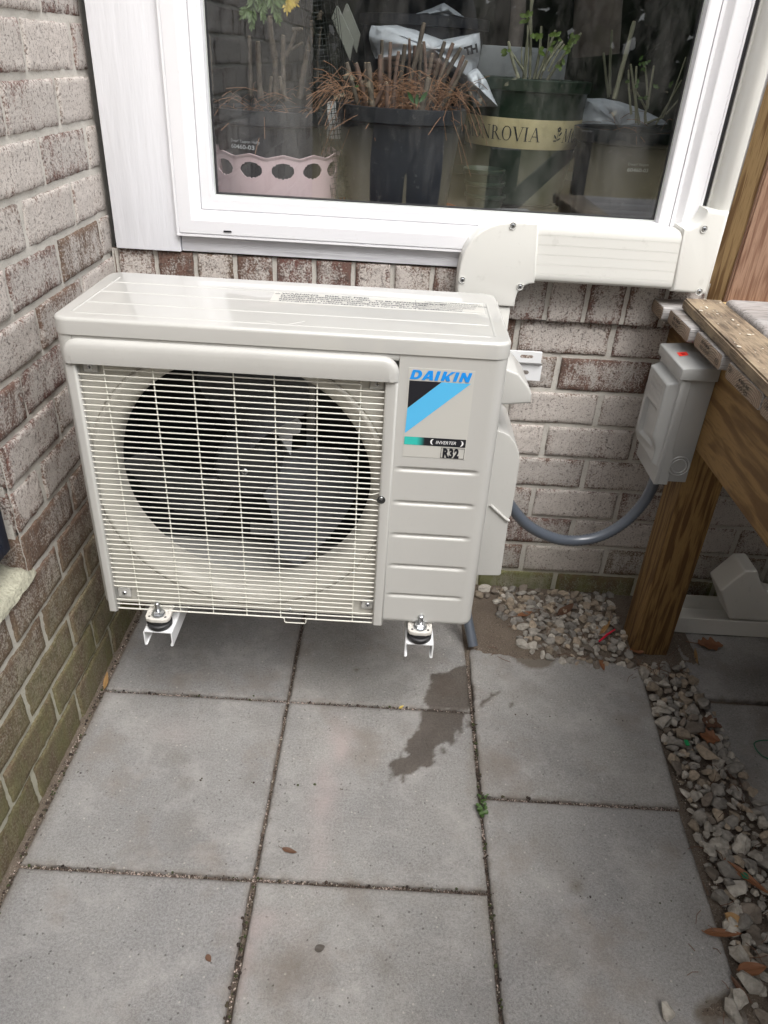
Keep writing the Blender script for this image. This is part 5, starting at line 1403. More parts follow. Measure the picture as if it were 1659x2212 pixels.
# ------------------------------------------------------------------ leaves, weed and litter
def leafmat(name, c, c2):
    m, n, l, p = nodes_of(name); tc = n.new('ShaderNodeTexCoord').outputs['Object']
    l.new(mixc(n, l, tex(n, l, tc, 90, 5, .7), c, c2), p.inputs['Base Color']); p.inputs['Roughness'].default_value = .6; return m
LF1 = leafmat('dead_leaf_orange', (.25,.105,.045), (.15,.065,.03)); LF2 = leafmat('dead_leaf_brown', (.15,.075,.04), (.07,.035,.022)); LF3 = leafmat('dead_leaf_tan', (.42,.26,.10), (.25,.14,.06)); LFG = leafmat('fresh_leaf_green', (.035,.075,.015), (.06,.11,.025))
def leaf_mesh(L, Wd, curl=.25, bend=.2, lobed=0, stem=.25, seed=0):
    bm = bmesh.new(); n, m_ = 18, 6; g = []
    rs = random.Random(seed)
    for i in range(n+1):
        t = i/n; wv_ = math.sin(math.pi*min(1, t**.8))**.8*Wd/2
        if lobed: wv_ *= 1+.28*math.sin(t*math.pi*7+rs.random())+rs.uniform(-.08, .08)
        row = []
        for j in range(-m_, m_+1):
            s = j/m_; y = s*wv_; x = (t-.5)*L
            z = curl*abs(y)*abs(s)+bend*L*(t-.5)**2+.04*Wd*math.sin(9*t+s*4+seed)*(abs(s))
            row.append(bm.verts.new((x, y, z)))
        g.append(row)
    for i in range(n):
        for j in range(2*m_):
            try: bm.faces.new([g[i][j], g[i+1][j], g[i+1][j+1], g[i][j+1]])
            except ValueError: pass
    if stem:
        bm_tube(bm, [(-.5*L-stem*L, .04*L, bend*L*.4), (-.5*L-stem*L*.4, 0, bend*L*.3), (-.5*L, 0, bend*L*.25), (.45*L, 0, bend*L*.2+.0004)], [L*.012, L*.013, L*.014, L*.004], 5)
    bmesh.ops.remove_doubles(bm, verts=bm.verts[:], dist=1e-5)
    return bm
def leaf(label, u0, v0_, u1, v1_, z, wd, material, group='dead leaves', seed=0, **kw):
    a = on(u0, v0_, 2, z); b_ = on(u1, v1_, 2, z); L = (b_-a).length
    bm = leaf_mesh(L, wd, seed=seed, **kw); o = from_bm('leaf', bm, material, None, angle=80)
    c = (a+b_)/2; o.location = c; o.rotation_euler = (0, 0, math.atan2(b_.y-a.y, b_.x-a.x)); ROOTS[o] = c
    tag(o, label, 'leaf', group); return o
leaf('small dark brown curled leaf on the middle paver in front of the unit', 609, 1833, 642, 1843, .002, .010, LF2, bend=.3, seed=1)
leaf('dark flat leaf on the bottom middle paver', 680, 2052, 702, 2044, .0016, .013, mat('wet_dark_leaf', (.07,.06,.05), .5), bend=.02, curl=.05, stem=0, seed=2)
leaf('small blackish leaf on the lower left paver', 446, 2062, 455, 2078, .0016, .009, LF2, bend=.05, curl=.1, stem=0, seed=3)
leaf('orange brown slender leaf on the gravel near the wall', 1118, 1332, 1150, 1322, .016, .017, LF1, seed=4)
leaf('tan pointed leaf on the gravel, left of the red scrap', 1272, 1354, 1300, 1358, .014, .013, LF3, seed=5, stem=.05)
leaf('tan slender leaf on the gravel, crossing above the red scrap', 1296, 1372, 1318, 1342, .018, .012, LF3, seed=6, stem=.05)
leaf('orange leaf hanging over the far edge of the right paver', 1296, 1423, 1305, 1450, .003, .012, LF1, seed=7)
leaf('broad brown leaf on the gravel patch near its middle', 1206, 1330, 1238, 1306, .018, .024, LF2, seed=8, stem=.1)
leaf('brown leaf at the foot of the deck post', 1360, 1404, 1392, 1410, .012, .018, LF1, seed=9)
leaf('large dead leaf with a long stem on the shaded paver below the lying channel', 1506, 1392, 1562, 1396, .004, .044, LF1, seed=10, lobed=1, stem=.45)
leaf('lobed orange leaf on the gravel edge at the right', 1510, 1588, 1556, 1600, .010, .040, LF1, seed=11, lobed=1, stem=.1)
leaf('dark brown leaf behind the lobed orange leaf', 1515, 1555, 1560, 1572, .006, .034, LF2, seed=12, lobed=1, stem=0)
leaf('long brown slender leaf across the gravel at the right edge', 1565, 1860, 1665, 1935, .016, .017, LF1, seed=13, stem=.02, bend=.12)
leaf('orange willow-like leaf overlapping the edge of the large right paver', 1519, 2014, 1602, 2018, .005, .015, LF1, seed=14, stem=.03, bend=.1)
leaf('curled orange leaf near the lower right edge', 1592, 2098, 1655, 2090, .014, .022, LF1, seed=15, stem=.03)
leaf('thin brown leaf blade at the lower right, leaning on the soil', 1578, 2110, 1625, 2172, .006, .010, LF2, seed=16, stem=.02)
leaf('tan half leaf beside the gravel at the lower right', 1565, 1975, 1610, 2005, .006, .024, LF3, seed=17, stem=.02)
leaf('pair-tip brown leaf caught at the foot of the left wall', 226, 1490, 232, 1452, .006, .010, LF3, seed=18, stem=.05)
leaf('yellow brown splinter-like leaf in the joint below the unit', 862, 1531, 872, 1524, .002, .006, mat('yellow_leaf', (.6,.45,.12), .6), seed=19, stem=0)
leaf('brown dead leaf lying in the wall corner behind the unit', 258, 580, 274, 568, .745, .016, LF2, seed=20)
leaf('yellow tan narrow leaf on the shaded paver under the deck', 1501, 1404, 1506, 1436, .003, .008, LF3, seed=21, stem=.02)
for k in range(26):
    pass
bm = bmesh.new()
for k in range(70):
    # slender straw and twigs over gravel and joints
    if k < 22: u, v = U_(1360, 1470), U_(1400, 1470)
    elif k < 50: u, v = U_(1480, 1659), U_(1620, 2200)
    else: u, v = U_(1060, 1340), U_(1290, 1430)
    q = on(u, v, 2, .012); a = U_(0, 6.28); L = U_(.012, .035)
    bm_tube(bm, [q, q+Vector((math.cos(a)*L*.5, math.sin(a)*L*.5, U_(0, .006))), q+Vector((math.cos(a+.2)*L, math.sin(a+.2)*L, U_(-.004, .006)))], .0007, 4)
o = from_bm('twigs', bm, LF2, None); tag(o, 'thin dry twigs and straw scattered over the gravel', 'twigs', kind='stuff')
# red scrap, green bits, white chips
q0, q1, q2 = on(1294, 1386, 2, .020), on(1310, 1372, 2, .024), on(1328, 1360, 2, .022)
o = tube('plastic_scrap', [q0, q1, q2], [.0022, .0030, .0020], mat('red_plastic', (.62,.02,.05), .4), None, 8); place(o, tuple(q1)); tag(o, 'bent red plastic scrap on the gravel by the deck post', 'plastic scrap')
q = on(1483, 1606, 2, .016); o = box('plastic_clip', q.x-.004, q.x+.004, q.y-.007, q.y+.007, q.z, q.z+.004, mat('green_plastic', (.02,.30,.10), .4), None, .001); place(o, tuple(q)); tag(o, 'small bright green plastic clip on the gravel strip', 'plastic clip')
q = on(1610, 1892, 2, .016); o = box('plastic_clip', q.x-.007, q.x+.005, q.y-.006, q.y+.006, q.z-.002, q.z+.002, mat('dark_green_plastic', (.01,.13,.07), .4), None, .001); place(o, tuple(q)); tag(o, 'dark green plastic bit between the stones at the right edge', 'plastic clip')
ctr = on(1662, 1618, 2, .006); pts = [(ctr.x+.032*math.cos(a/16*2*math.pi), ctr.y+.026*math.sin(a/16*2*math.pi), .006+.003*math.sin(a)) for a in range(15)]
o = tube('wire_loop', pts, .0013, mat('dark_green_plastic'), None, 6); place(o, tuple(ctr)); tag(o, 'thin dark green loop of garden wire on the shaded paver', 'wire')
wd_ = thing('weed', 'small green clover-like weed growing in the joint between two pavers', 'weed', (.833, -.68, 0))
rs = random.Random(3); bm = bmesh.new()
base = on(1043, 1735, 2, 0)
for k in range(20):
    u, v = rs.gauss(1042, 5), rs.uniform(1716, 1757); q = on(u, v, 2, rs.uniform(.004, .016)); s = rs.uniform(.0026, .0058) if v < 1745 else .0075
    a = rs.uniform(0, 6.28); ti = rs.uniform(-.5, .5); rt = Matrix.Rotation(a, 3, 'Z') @ Matrix.Rotation(ti, 3, 'X')
    pl = [Vector((0, 0, 0)), Vector((.7, .6, .15)), Vector((1.35, .62, .1)), Vector((1.6, .1, 0)), Vector((1.45, -.5, .1)), Vector((.7, -.6, .15))]
    vs = [bm.verts.new(q+rt @ (p_*s)) for p_ in pl]; c_ = bm.verts.new(q+rt @ (Vector((.8, 0, -.08))*s))
    for i in range(6): bm.faces.new([vs[i], vs[(i+1) % 6], c_])
from_bm('leaves', bm, LFG, wd_, angle=10)
bm = bmesh.new()
for k in range(9):
    q = on(rs.gauss(1042, 5), rs.uniform(1718, 1755), 2, .008); bm_tube(bm, [Vector((.832, q.y, -.006)), q], .0006, 4)
from_bm('stems', bm, LFG, wd_)

# ------------------------------------------------------------------ spare ducting lying under the deck
sc = thing('spare_channel', 'long white open plastic channel lying on the pavers under the deck', 'duct', (1.7, -.1, 0))
prism('channel', [(-.145, .003), (-.147, .004), (-.147, .050), (-.1445, .0505), (-.1440, .0055), (-.046, .0055), (-.0455, .048), (-.043, .048), (-.043, .003)], 0, 1.352, 2.7, DUCTW, sc, 0)
se = thing('spare_elbow', 'white plastic duct elbow piece standing in the channel under the deck', 'duct', (1.62, -.1, .01))
ep = [on(u, v, 1, -.135) for (u, v) in ((1556, 1277), (1610, 1234), (1637, 1234), (1644, 1258), (1655, 1280), (1672, 1298), (1700, 1305), (1700, 1345), (1576, 1338))]
bm = bmesh.new(); bm_prism(bm, [(p.x, p.z) for p in ep], 1, -.135, -.055, .005, 3); from_bm('elbow_shell', bm, DUCTW, se)

# ------------------------------------------------------------------ plants and pots behind the glass
STEM = mat('cut_stem_bark', (.10,.08,.062), .8, var=.4, vscale=60, bump=.5, bscale=150); STEMR = mat('reddish_stem', (.125,.078,.06), .8, var=.3, vscale=60); CUT = mat('cut_wood_pale', (.45,.36,.25), .8)
NEED = mat('dry_pine_needles', (.24,.125,.07), .7, var=.35, vscale=30); GSTEM = mat('green_grey_stem', (.27,.27,.19), .8, var=.2, vscale=60); PSOIL = mat('potting_soil', (.04,.03,.022), .95, bump=1, bscale=80)
TERRA = mat('terracotta', (.36,.12,.06), .8); GPOT = mat('green_nursery_pot', (.018,.034,.022), .4, coat=.1, spots=.4, sscale=140, scol=(.10,.12,.08)); BAND = mat('cream_pot_label', (.52,.45,.26), .6, var=.12, vscale=30)
PINK = mat('pink_basket_plastic', (.62,.47,.50), .45, spots=.15, sscale=80, scol=(.42,.32,.33))
BAG = None
def bagmat():
    m, n, l, p = nodes_of('white_plastic_bag'); p.inputs['Base Color'].default_value = (.52,.55,.60,1); p.inputs['Roughness'].default_value = .35
    tc = n.new('ShaderNodeTexCoord').outputs['Object']
    bumpn(n, l, tex(n, l, tc, 9, 3, .5, 1.2), p, .7, .02); return m
BAG = bagmat()
def pot(parent, c, r_top, r_bot, h, material, rim=.006, name='pot'):
    pr = [(r_bot*.96, 0), (r_bot, .003), (r_top-.004, h-.030), (r_top-.001, h-.028), (r_top+rim*.6, h-.026), (r_top+rim, h-.004), (r_top+rim, h), (r_top+rim*.3, h+.001), (r_top-.003, h-.002), (r_top-.006, h-.03), (r_bot-.004, .01), (.0001, .01)]
    lathe(name, pr, c, material, parent, 56, 2, angle=45)
    lathe('soil', [(.0001, h-.022), (r_top*.6, h-.026), (r_top-.005, h-.034)], c, PSOIL, parent, 32)
def stems(parent, name, lst, material, cut=True):
    bm = bmesh.new(); bc = bmesh.new()
    for (pts, r) in lst:
        sp__ = smoothpath(pts, 5) if len(pts) > 2 else [Vector(p) for p in pts]
        n_ = len(sp__); rr = [r*(1.1-.25*i/n_)*(1+.12*math.sin(i*2.3)) for i in range(n_)]
        bm_tube(bm, sp__, rr, 8)
        if cut:
            d = (sp__[-1]-sp__[-2]).normalized(); bm_tube(bc, [sp__[-1], sp__[-1]+d*.0006], rr[-1]*.86, 8)
    o = from_bm(name, bm, material, parent, angle=70)
    if cut: from_bm('cut_ends', bc, CUT, parent)
    else: bc.free()
    return o
def needles(parent, c, r, z0, n, rs, droop=.5, name='needles'):
    bm = bmesh.new()
    for k in range(n):
        a = rs.uniform(0, 6.28); rr = r*math.sqrt(rs.random()); x = c[0]+rr*math.cos(a); y = c[1]+rr*math.sin(a); z = z0+rs.uniform(-.01, .055)*(1-rr/r*.3)
        b_ = rs.uniform(0, 6.28); L = rs.uniform(.05, .11); e = rs.uniform(-.5, .7)
        d = Vector((math.cos(b_), math.sin(b_), e)).normalized(); p0 = Vector((x, y, z)); p1 = p0+d*L*.5; p2 = p0+d*L+Vector((0, 0, -L*droop*rs.random()))
        if min(p0.y, p1.y, p2.y) < .022: continue
        bm_tube(bm, smoothpath([p0, p1, p2], 2), .00062, 3)
    return tag(from_bm(name, bm, NEED, parent), kind='stuff')
rs = random.Random(11)
SH = .9155
# the big black pot in the middle
bp = thing('potted_shrub', 'big black pot of cut back brown stems and pine needles, centre of the window', 'plant pot', (.597, .17, SH))
lathe('saucer', [(.0001, .004), (.135, .004), (.140, .010), (.1425, .018), (.1445, .018), (.142, .004), (.132, .0), (.0001, 0)], (.597, .172, SH), TERRA, bp, 48)
pot(bp, (.597, .172, SH+.005), .134, .112, .212, BLACKPL)
o1 = lambda x, y: (675+x*.2116, y*.2116)
lst = []; ST = []
for (xt, yt, xb, yb, yd, r) in ((350, 640, 420, 900, .10, .0060), (445, 645, 500, 940, .12, .0062), (570, 640, 600, 1010, .075, .0075), (690, 560, 700, 860, .13, .0060), (710, 410, 705, 560, .20, .0050), (795, 430, 800, 700, .19, .0048), (945, 455, 930, 660, .19, .0060), (990, 395, 985, 560, .21, .0038), (1140, 235, 1050, 560, .17, .0060), (1045, 465, 1040, 650, .20, .0052), (1112, 450, 1105, 660, .22, .0050), (1135, 425, 1150, 640, .24, .0050), (1225, 545, 1190, 800, .14, .0052), (880, 525, 855, 860, .10, .0046), (1350, 425, 1290, 640, .20, .0056), (1435, 440, 1330, 720, .17, .0056), (1515, 490, 1370, 760, .18, .0052), (1545, 570, 1420, 860, .15, .0055), (1575, 620, 1370, 980, .13, .0048), (760, 840, 640, 1040, .08, .0058), (1190, 800, 1150, 980, .09, .0085), (760, 860, 770, 1060, .07, .0058), (1380, 600, 1250, 900, .16, .0045), (1000, 500, 980, 640, .23, .004), (540, 640, 520, 900, .16, .0045), (1495, 520, 1290, 900, .19, .005)):
    pt_ = on(*o1(xt, yt), 1, yd); pb_ = on(*o1(xb, yb), 1, yd); d = (pt_-pb_); pb_ = pb_-d.normalized()*max(0, (pb_.z-1.085)/max(.2, d.normalized().z))*.8
    mid_ = (pt_+pb_)/2+Vector((rs.uniform(-.004, .004), rs.uniform(-.004, .004), 0)); lst.append(([pb_, mid_, pt_], r*.82))
stems(bp, 'stems', lst[::2], STEM); stems(bp, 'reddish_stems', lst[1::2], STEMR)
needles(bp, (.61, .165), .125, 1.135, 420, rs, .9)
bm = bmesh.new()
for k in range(30):
    t = rs.random(); p0 = on(*o1(rs.uniform(230, 340), rs.uniform(850, 1000)), 1, .07); a = rs.uniform(2.2, 4.4); L = rs.uniform(.03, .07)
    bm_tube(bm, smoothpath([p0, p0+Vector((math.cos(a)*L*.5, rs.uniform(-.02, .02), math.sin(a)*L*.5+.005)), p0+Vector((math.cos(a)*L, rs.uniform(-.03, .01), math.sin(a)*L-.01))], 3), .0006, 3)
tag(from_bm('hanging_needles', bm, NEED, bp), kind='stuff')
def leaflet(bm, p, L, Wd, a, tilt):
    rt = Matrix.Rotation(a, 3, 'Y') @ Matrix.Rotation(tilt, 3, 'Z'); g = []
    for i in range(7):
        t = i/6; w_ = math.sin(math.pi*min(1, t*.98+.01))*Wd/2
        g.append([bm.verts.new(Vector(p)+rt @ Vector((t*L, .12*L*math.sin(3*t)-abs(s)*.2*w_, s*w_))) for s in (-1, 0, 1)])
    for i in range(6):
        for j in range(2): bm.faces.new([g[i][j], g[i+1][j], g[i+1][j+1], g[i][j+1]])
bm = bmesh.new()
for (x, y, a, L) in ((1040, 1060, -2.2, .026), (1060, 1090, -1.55, .025), (1090, 1050, -.95, .026), (480, 875, 2.9, .012)): leaflet(bm, on(*o1(x, y), 1, .06), L, L*.30, a, 0)
from_bm('shoot_leaves', bm, mat('dark_green_leaf', (.04,.10,.03), .5), bp, angle=60)
# left black pot
lp = thing('potted_shrub', 'black pot of thick bare stems behind the pink basket, pale printing on its side', 'plant pot', (.315, .25, SH))
pot(lp, (.300, .262, SH), .128, .108, .192, BLACKPL)
lst = []
o0 = lambda x, y: (432+x*.19530, y*.19530)
for (xt, yt, xb, yb, yd, r) in ((545, 400, 560, 1060, .24, .0060), (640, 460, 670, 1090, .23, .0075), (770, 180, 830, 640, .26, .0085), (830, 640, 840, 1100, .26, .0085), (920, 390, 930, 1080, .25, .0065), (1240, 230, 1190, 560, .27, .0075), (1190, 560, 1100, 1090, .26, .0075), (1060, 330, 950, 620, .27, .0055), (1135, 320, 1020, 330, .27, .005), (100, 400, 130, 1000, .20, .0045), (1350, 130, 1320, 220, .24, .0060), (900, 600, 1140, 470, .27, .0035), (880, 850, 960, 1120, .22, .006), (790, 850, 760, 1120, .24, .0045), (1340, 300, 1300, 900, .25, .003)):
    lst.append(([on(*o0(xb, yb), 1, yd), (on(*o0(xb, yb), 1, yd)+on(*o0(xt, yt), 1, yd))/2+Vector((rs.uniform(-.003, .003), 0, 0)), on(*o0(xt, yt), 1, yd)], r*.8))
stems(lp, 'stems', lst, STEM)
needles(lp, (.30, .25), .11, 1.092, 60, rs, .4)
tx = text_mesh('Dwarf Yaupon Holly', .0085, sx=1.0); tx2 = text_mesh('60460-03', .0115, bold=.0003, sx=1.35)
def wrap(me, c, r, a0, z0, name, material, parent, tilt=0, taper=0):
    for v in me.vertices:
        rr = r+taper*(v.co.y)+.0006; a = a0+v.co.x/r; v.co = Vector((c[0]+rr*math.sin(a), c[1]-rr*math.cos(a), z0+v.co.y+tilt*v.co.x))
    me.name = name; return finish(name, me, material, parent, False)
PRN = mat('pale_pot_print', (.42,.44,.46), .6)
wrap(tx, (.300, .262), .1225, -.60, SH+.130, 'pot_print', PRN, lp); wrap(tx2, (.300, .262), .1225, -.60, SH+.118, 'pot_print', PRN, lp)
# wire mesh roll
wr_ = thing('wire_mesh_roll', 'leaning roll of dark wire mesh between the left pot and the middle pot', 'wire mesh', (.47, .14, SH))
bm = bmesh.new(); b0 = Vector((.487, .125, SH+.002)); b1 = Vector((.405, .235, 1.36)); ax__ = (b1-b0).normalized(); e1 = ax__.orthogonal().normalized(); e2 = ax__.cross(e1)
for k in range(26):
    a = 2*math.pi*k/26; rr = .034 if k % 2 else .026; q = e1*math.cos(a)*rr+e2*math.sin(a)*rr; bm_tube(bm, [b0+q, b1+q*1.15], .0006, 3)
for k in range(46):
    t = k/45; c = b0+(b1-b0)*t; rr = .034 if k % 2 else .026; bm_tube(bm, [c+e1*math.cos(a/14*6.283)*rr+e2*math.sin(a/14*6.283)*rr for a in range(15)], .0005, 3)
from_bm('mesh', bm, mat('dark_wire', (.05,.055,.055), .4, metal=.4), wr_)
# thuja sprig
tj = thing('conifer_sprig', 'green feathery conifer sprig with one yellow tip hanging at the top left of the window', 'plant', (.30, .2, 1.3))
for nm, mt_, specs in (('green_foliage', mat('thuja_green', (.075,.125,.035), .6), [((670, -150), (700, 200)), ((760, -120), (870, 230)), ((600, -100), (570, 290)), ((560, 60), (480, 160)), ((830, -60), (900, 40))]), ('yellow_foliage', mat('thuja_yellow', (.50,.36,.06), .6), [((975, -60), (965, 95)), ((990, -40), (1040, 15))])):
    bm = bmesh.new()
    for (p, q) in specs:
        A_ = on(*o0(*p), 1, .16); B_ = on(*o0(*q), 1, .155); n_ = 16; 
        for i in range(n_):
            t = i/n_; c = A_+(B_-A_)*t; dr_ = math.atan2(-(B_-A_).z, (B_-A_).x)
            for s_ in (-1, 1):
                leaflet(bm, c, .022*(1.05-.6*t), .0042, dr_+s_*rs.uniform(.4, .8), rs.uniform(-.4, .4))
        leaflet(bm, B_-(B_-A_)*.1, .016, .004, math.atan2(-(B_-A_).z, (B_-A_).x), 0)
    from_bm(nm, bm, mt_, tj, angle=60)
# pink basket with scalloped rim and oval holes
pk = thing('basket', 'pale pink plastic basket with scalloped rim and oval holes, lower left in the window', 'basket', (.33, .13, SH))
bm = bmesh.new(); pcx, pcy, pr_ = .325, .168, .141; zB, hN = .916, 44; nA_ = 420
per = 2*math.pi*pr_/ .0665; per = round(per); cols = []
a_ref = math.asin((.3627-pcx)/pr_)
grid = []; zl = [zB+(1.0335-zB)*j/hN for j in range(hN+1)]
def hole(a, z):
    ph = ((a-a_ref)*per/(2*math.pi)) % 1.0; ph = ph-1 if ph > .5 else ph
    dx = ph*2*math.pi*pr_/per; return (dx/.0240)**2+((z-1.0070)/.0145)**2
for j, z in enumerate(zl):
    row = []
    for i in range(nA_):
        a = 2*math.pi*i/nA_; ph = (a-a_ref)*per/(2*math.pi); top = 1.0335+.0035*abs(math.cos(math.pi*ph))-.0035*abs(math.sin(math.pi*ph))*1.0+.002
        zz = zB+(top-zB)*j/hN; rr = pr_*(.95+.05*j/hN)+(.003 if j >= hN-1 else 0)
        row.append((a, zz, rr))
    grid.append(row)
vm = {}
def gv(j, i):
    i %= nA_
    if (j, i) not in vm:
        a, zz, rr = grid[j][i]; h_ = hole(a, zz)
        # pull vertices just inside a hole out to its rim for a clean outline
        vm[(j, i)] = bm.verts.new((pcx+rr*math.sin(a), pcy-rr*math.cos(a), zz))
    return vm[(j, i)]
for j in range(hN):
    for i in range(nA_):
        a0_, z0_, _ = grid[j][i]; a1_, z1_, _ = grid[j+1][(i+1) % nA_]
        if hole((grid[j][i][0]+math.pi/nA_), (z0_+z1_)/2) < 1.0: continue
        bm.faces.new([gv(j, i), gv(j, i+1), gv(j+1, i+1), gv(j+1, i)])
bmesh.ops.smooth_vert(bm, verts=[v for v in bm.verts if v.is_boundary], factor=.5, use_axis_x=True, use_axis_y=True, use_axis_z=True)
bmesh.ops.solidify(bm, geom=bm.faces[:], thickness=.0022)
from_bm('basket_wall', bm, PINK, pk, angle=60)
lathe('basket_floor', [(.0001, .001), (pr_*.94, .001)], (pcx, pcy, SH), PINK, pk, 40)
# green pot with the printed band, standing on stacked dark pots
gp = thing('potted_shrub', 'big dark green pot with a cream lettered band and leafy cut stems in the window', 'plant pot', (.89, .38, 1.0))
gc = (.893, .432, .9255)
lathe('pot', [(.112, 0), (.118, .004), (.142, .190), (.1445, .240), (.146, .243), (.150, .244), (.1515, .2655), (.149, .2675), (.144, .265), (.140, .235), (.110, .01), (.0001, .01)], gc, GPOT, gp, 64, 2, angle=40)
lathe('soil', [(.0001, .250), (.12, .246), (.141, .240)], gc, PSOIL, gp, 32)
rb = lambda h_: (.118+(.142-.118)*(h_-.004)/.186)+.0012
bz0, bz1 = .1265, .1890
lathe('label_band', [(rb(bz0), bz0), (rb(bz0)+.0003, bz0+.001), (rb(bz1)+.0003, bz1-.001), (rb(bz1), bz1)], gc, BAND, gp, 64, 2)
# serif capitals from strokes: (x0,y0,x1,y1,width)
SER = {'M': [(0,0,.1,1,.05),(.1,1,.45,.05,.13),(.45,.05,.85,1,.05),(.85,1,.92,0,.14)], 'O': 'O', 'N': [(.05,0,.05,1,.05),(.05,1,.75,0,.14),(.75,0,.75,1,.05)], 'R': [(.1,0,.1,1,.14),(.35,.5,.75,0,.14)], 'V': [(.0,1,.38,0,.14),(.38,0,.72,1,.05)], 'I': [(.1,0,.1,1,.14)], 'A': [(0,0,.38,1,.05),(.38,1,.75,0,.14),(.15,.36,.58,.36,.05)]}
ADV = {'M': 1.12, 'O': 1.02, 'N': .98, 'R': .88, 'V': .88, 'I': .42, 'A': .95}
def stroke_quads(ch):
    out = []
    if ch == 'O':
        n_ = 22
        for k in range(n_):
            a0_, a1_ = 2*math.pi*k/n_, 2*math.pi*(k+1)/n_
            f = lambda a: ((.44+.44*math.cos(a), .5+.52*math.sin(a)), (.44+(.44-.045-.09*abs(math.cos(a)))*math.cos(a), .5+.475*math.sin(a)))
            (p, q), (r_, s_) = f(a0_), f(a1_); out.append([p, r_, s_, q])
        return out
    for (x0, y0, x1, y1, w_) in SER[ch]:
        if y0 == y1: out.append([(x0, y0-w_/2), (x1, y0-w_/2), (x1, y0+w_/2), (x0, y0+w_/2)]); continue
        out.append([(x0-w_/2, y0), (x0+w_/2, y0), (x1+w_/2, y1), (x1-w_/2, y1)])
    feet = {'M': [(0,0),(.92,0),(.07,1),(.9,1)], 'N': [(.05,0),(.05,1),(.75,1)], 'R': [(.1,0),(.8,0)], 'V': [(0,1),(.72,1)], 'I': [(.1,0),(.1,1)], 'A': [(0,0),(.76,0)]}[ch]
    for (x, y) in feet:
        s_ = .035 if y == 0 else -.035; out.append([(x-.15, min(y, y+s_)), (x+.15, min(y, y+s_)), (x+.15, max(y, y+s_)), (x-.15, max(y, y+s_))])
    if ch == 'R':
        n_ = 12
        for k in range(n_):
            f = lambda a: ((.12+.42*math.cos(a), .74+.26*math.sin(a)), (.12+(.42-.13*abs(math.cos(a)))*math.cos(a), .74+.215*math.sin(a)))
            (p, q), (r_, s_) = f(-math.pi/2+math.pi*k/n_), f(-math.pi/2+math.pi*(k+1)/n_); out.append([p, r_, s_, q])
    return out
def band_word(word, hh, a0, h0):
    bm = bmesh.new(); x = 0
    for ch in word:
        for q in stroke_quads(ch):
            # subdivide long quads so that they follow the curve
            vs = []
            for (px, py) in q:
                X_ = (x+px*hh*.86); h_ = h0+py*hh; a = a0+X_/.138; rr = rb(h_)+.0009
                vs.append(bm.verts.new((gc[0]+rr*math.sin(a), gc[1]-rr*math.cos(a), gc[2]+h_)))
            bm.faces.new(vs)
        x += (ADV[ch]+.10)*hh*.86
    return from_bm('band_lettering', bm, mat('band_ink', (.035,.04,.045), .6), gp, False)
band_word('MONROVIA', .0295, -1.26, .1430)
band_word('MONROVIA', .0295, .66, .1430)
# flower emblem between the words
bm = bmesh.new(); ae, he = .44, .145
def bp_(x, y): x *= 1.15; y *= 1.15; a = ae+x/.138; rr = rb(he+y)+.0009; return (gc[0]+rr*math.sin(a), gc[1]-rr*math.cos(a), gc[2]+he+y)
def blob(cx_, cy_, rx, ry, rot=0, n_=10):
    bm.faces.new([bm.verts.new(bp_(cx_+rx*math.cos(t)*math.cos(rot)-ry*math.sin(t)*math.sin(rot), cy_+rx*math.cos(t)*math.sin(rot)+ry*math.sin(t)*math.cos(rot))) for t in [2*math.pi*k/n_ for k in range(n_)]])
for k in range(5): blob(.0105+.0030*math.cos(1.57+k*1.2566), .0225+.0030*math.sin(1.57+k*1.2566), .0021, .0018)
blob(.0155, .0140, .0052, .0018, .8); blob(.0040, .0090, .0048, .0016, 2.3); blob(.0140, .0045, .0050, .0016, .4); blob(.0045, .0015, .0044, .0013, .0); blob(.0095, .0100, .0110, .0006, 1.45)
from_bm('emblem', bm, MATS['band_ink'], gp, False)
lst = []; o3_ = lambda x, y: (999+x*.3092, y*.3092)
LV = []
for (xt, yt, xb, yb, r) in ((320, 290, 392, 548, .0042), (330, 350, 425, 490, .003), (500, -60, 425, 552, .0030), (480, -20, 470, 552, .0038), (550, 185, 500, 552, .0040), (605, 240, 545, 552, .0022), (650, 212, 520, 552, .0036), (700, 290, 560, 500, .0036), (830, 232, 590, 562, .0042), (710, 310, 600, 500, .003), (690, 275, 575, 450, .003), (455, 180, 440, 552, .0024), (415, 330, 430, 540, .002)):
    yd = .40+rs.uniform(-.03, .03); lst.append(([on(*o3_(xb, yb), 1, yd), (on(*o3_(xb, yb), 1, yd)+on(*o3_(xt, yt), 1, yd))/2+Vector((rs.uniform(-.004, .004), 0, 0)), on(*o3_(xt, yt), 1, yd)], r*.85))
stems(gp, 'stems', lst, GSTEM)
YG = mat('young_leaf', (.13,.20,.045), .5); YG.node_tree.nodes['Principled BSDF'].inputs['Specular IOR Level'].default_value = .3
bm = bmesh.new()
for (x, y, n_) in ((495, 260, 2), (525, 255, 2), (545, 350, 3), (655, 250, 3), (630, 320, 4), (765, 270, 4), (780, 290, 3), (745, 340, 3), (720, 345, 2), (700, 470, 3), (455, 130, 3), (315, 360, 3), (470, 120, 2)):
    for k in range(n_+1): leaflet(bm, on(*o3_(x+rs.uniform(-12, 12), y+rs.uniform(-14, 14)), 1, .385+rs.uniform(-.02, .02)), rs.uniform(.011, .018), rs.uniform(.007, .010), rs.uniform(0, 6.28), rs.uniform(-.5, .5))
from_bm('leaves', bm, YG, gp, angle=60)
